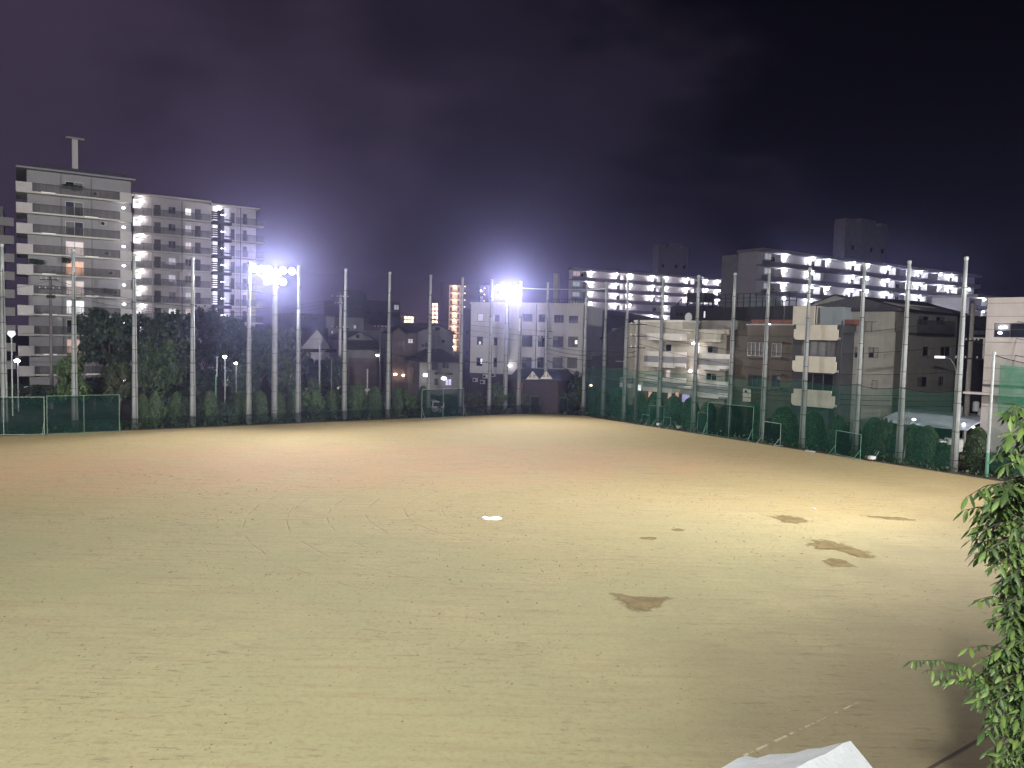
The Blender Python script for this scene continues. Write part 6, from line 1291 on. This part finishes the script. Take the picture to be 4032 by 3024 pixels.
for root, tip, n, size in [((4110, 1640), (3960, 1640), 14, .14), ((4110, 1740), (3955, 1735), 14, .14), ((4110, 1800), (3990, 1760), 12, .14), ((4060, 1720), (3945, 1615), 10, .15), ((4080, 1650), (3985, 1600), 8, .15), ((4080, 1780), (3975, 1715), 9, .15), ((4080, 1840), (3915, 1795), 14, .14), ((4090, 1860), (3950, 1840), 12, .14), ((4100, 1700), (4020, 1690), 8, .15),
                           ((4060, 1990), (3800, 1960), 20, .12), ((4050, 2060), (3790, 2010), 20, .11), ((4060, 2110), (3815, 2085), 20, .11), ((4060, 2170), (3850, 2140), 18, .11), ((4060, 2200), (3880, 2180), 16, .11), ((4050, 1960), (3880, 1930), 16, .13), ((4050, 1980), (3960, 1935), 12, .13),
                           ((4060, 2290), (3900, 2240), 16, .10), ((4070, 2350), (3930, 2310), 14, .10), ((4080, 2450), (3835, 2365), 22, .10), ((4090, 2520), (3885, 2440), 18, .10), ((4090, 2570), (3955, 2510), 14, .10), ((4080, 2640), (3800, 2552), 20, .10),
                           ((4010, 2765), (3583, 2602), 64, .085), ((4020, 2780), (3700, 2675), 44, .09), ((4010, 2770), (3640, 2640), 40, .085), ((4040, 2740), (3850, 2700), 18, .11), ((4050, 2800), (3835, 2765), 18, .11), ((4060, 2860), (3890, 2815), 16, .11), ((4070, 2920), (3870, 2885), 18, .12), ((4080, 2980), (3880, 2960), 18, .12), ((4080, 3040), (3895, 3010), 16, .12)]:
    twig(root, tip, rng.uniform(6.6, 7.2), rng.uniform(6.2, 7.2), n, size)
for py in range(1925, 3070, 10):                                   # inner mass
    for k in range(4):
        x0 = 4130 + rng.uniform(-40, 60); xl = {0: 3890, 1: 3940, 2: 3985, 3: 4020}[k] + 50 * math.sin(py * .011 + k) + (60 if 2200 < py < 2330 or 2480 < py < 2560 else 0)
        twig((x0, py + rng.uniform(0, 60)), (xl + rng.uniform(-30, 40), py + rng.uniform(-30, 30)), rng.uniform(6.6, 7.9), rng.uniform(6.3, 8.0), int(rng.uniform(12, 20)), .095)
allf = []
tb = MB()
for pts, n, size in TW:
    tb.tube([tuple(np.array(p) - O_) for p in pts], [.008, .007, .005, .004, .002], 5); allf += leaf_frames(pts, n, size)
tb.build('twigs', 'twig_bark', ft, smooth=True)
tk = MB(); tk.tube([(0, 0, 0), (.1, 0, 3), (0, .1, 6), (-.1, 0, 8.6), (-.05, 0, 9.8)], [.17, .14, .10, .06, .02], 10)
for z, x in ((4.6, -.9), (5.6, -.95), (6.6, -.9), (7.6, -.9), (8.5, -.9), (9.3, -.85)): tk.tube([(0, 0, z - .5), (x * .5, -.2, z - .1), (x, -.5, z + .1)], [.05, .035, .015], 6)
tk.build('trunk', 'bark', ft, smooth=True)
order = rng.permutation(len(allf)); allf = [allf[i] for i in order]; V2 = []; F2 = []; mi2 = []
for k, (p, x, y, z, s) in enumerate(allf):
    if k < 290:
        o = inst('leaf', LEAF_MES[(0, 1, 0, 1, 1)[k % 5]], ft); o.matrix_local = Matrix(((x[0] * s, y[0] * s, z[0] * s, p[0] - O_[0]), (x[1] * s, y[1] * s, z[1] * s, p[1] - O_[1]), (x[2] * s, y[2] * s, z[2] * s, p[2]), (0, 0, 0, 1)))
    else:
        o = len(V2) * 15; V2.append((LEAF_V[:, :1] * x + LEAF_V[:, 1:2] * y + LEAF_V[:, 2:3] * z) * s + p - O_); F2 += [tuple(q + o for q in f) for f in LEAF_F]; mi2 += [(1, 0, 1, 0, 1, 2)[k % 6]] * len(LEAF_F)
me = np_mesh('foliage', np.vstack(V2), np.array(F2), ['leaf_top', 'leaf_deep', 'leaf_young'], mi2, True); tag(inst('foliage', me, ft), kind='stuff')

# potted greenery on the balconies of the tall block, aerials on the roofs
for px, py, r in ((290, 742, 1.3), (145, 1035, 1.0), (262, 1030, .6), (430, 1150, .9)):
    x, z = A.loc(px, py, -.9); inst('balcony_plant', CROWN['dark'][0], A.root, (x, -.8, z + .1), 0, (r / 4.3, .13, .12))
for bd, x, z in ((Lr, 3.0, Lr.H + 1.2), (St, 2.0, St.H), (Sb, 1.2, Sb.H), (h2, .9, h2.H), (Nd, .5, Nd.H), (Mb, xk + 3, zm1 + .6), (Kr, 9.0, Kr.H), (Ow, 4.0, Ow.H + 1.2)):
    b = MB(); b.tube([(x, 2.5, z), (x, 2.5, z + 2.4)], .03, 5)
    for k in range(5): b.box(x - .5 + .05 * k, x + .5 - .05 * k, 2.3 + .12 * k, 2.33 + .12 * k, z + 2.2, z + 2.23)
    b.box(x - .02, x + .02, 2.2, 2.95, z + 2.2, z + 2.24); b.build('aerial', 'frame_dark', bd.root)
# ------------------------------------------------------------------ night air: thin even haze that catches the floodlights
mh = bpy.data.materials.new('haze_air'); mh.use_nodes = True
nt = mh.node_tree; nt.nodes.remove(nt.nodes['Principled BSDF'])
pv = nt.nodes.new('ShaderNodeVolumePrincipled'); pv.inputs['Color'].default_value = (.50, .51, 1.0, 1); pv.inputs['Density'].default_value = HAZE
pv.inputs['Anisotropy'].default_value = .92
nt.links.new(pv.outputs[0], nt.nodes['Material Output'].inputs['Volume'])
MAT['haze_air'] = mh
hz = MB(); hz.box(-190, 190, -40, 620, -1, 52); tag(hz.build('haze', 'haze_air'), kind='stuff')
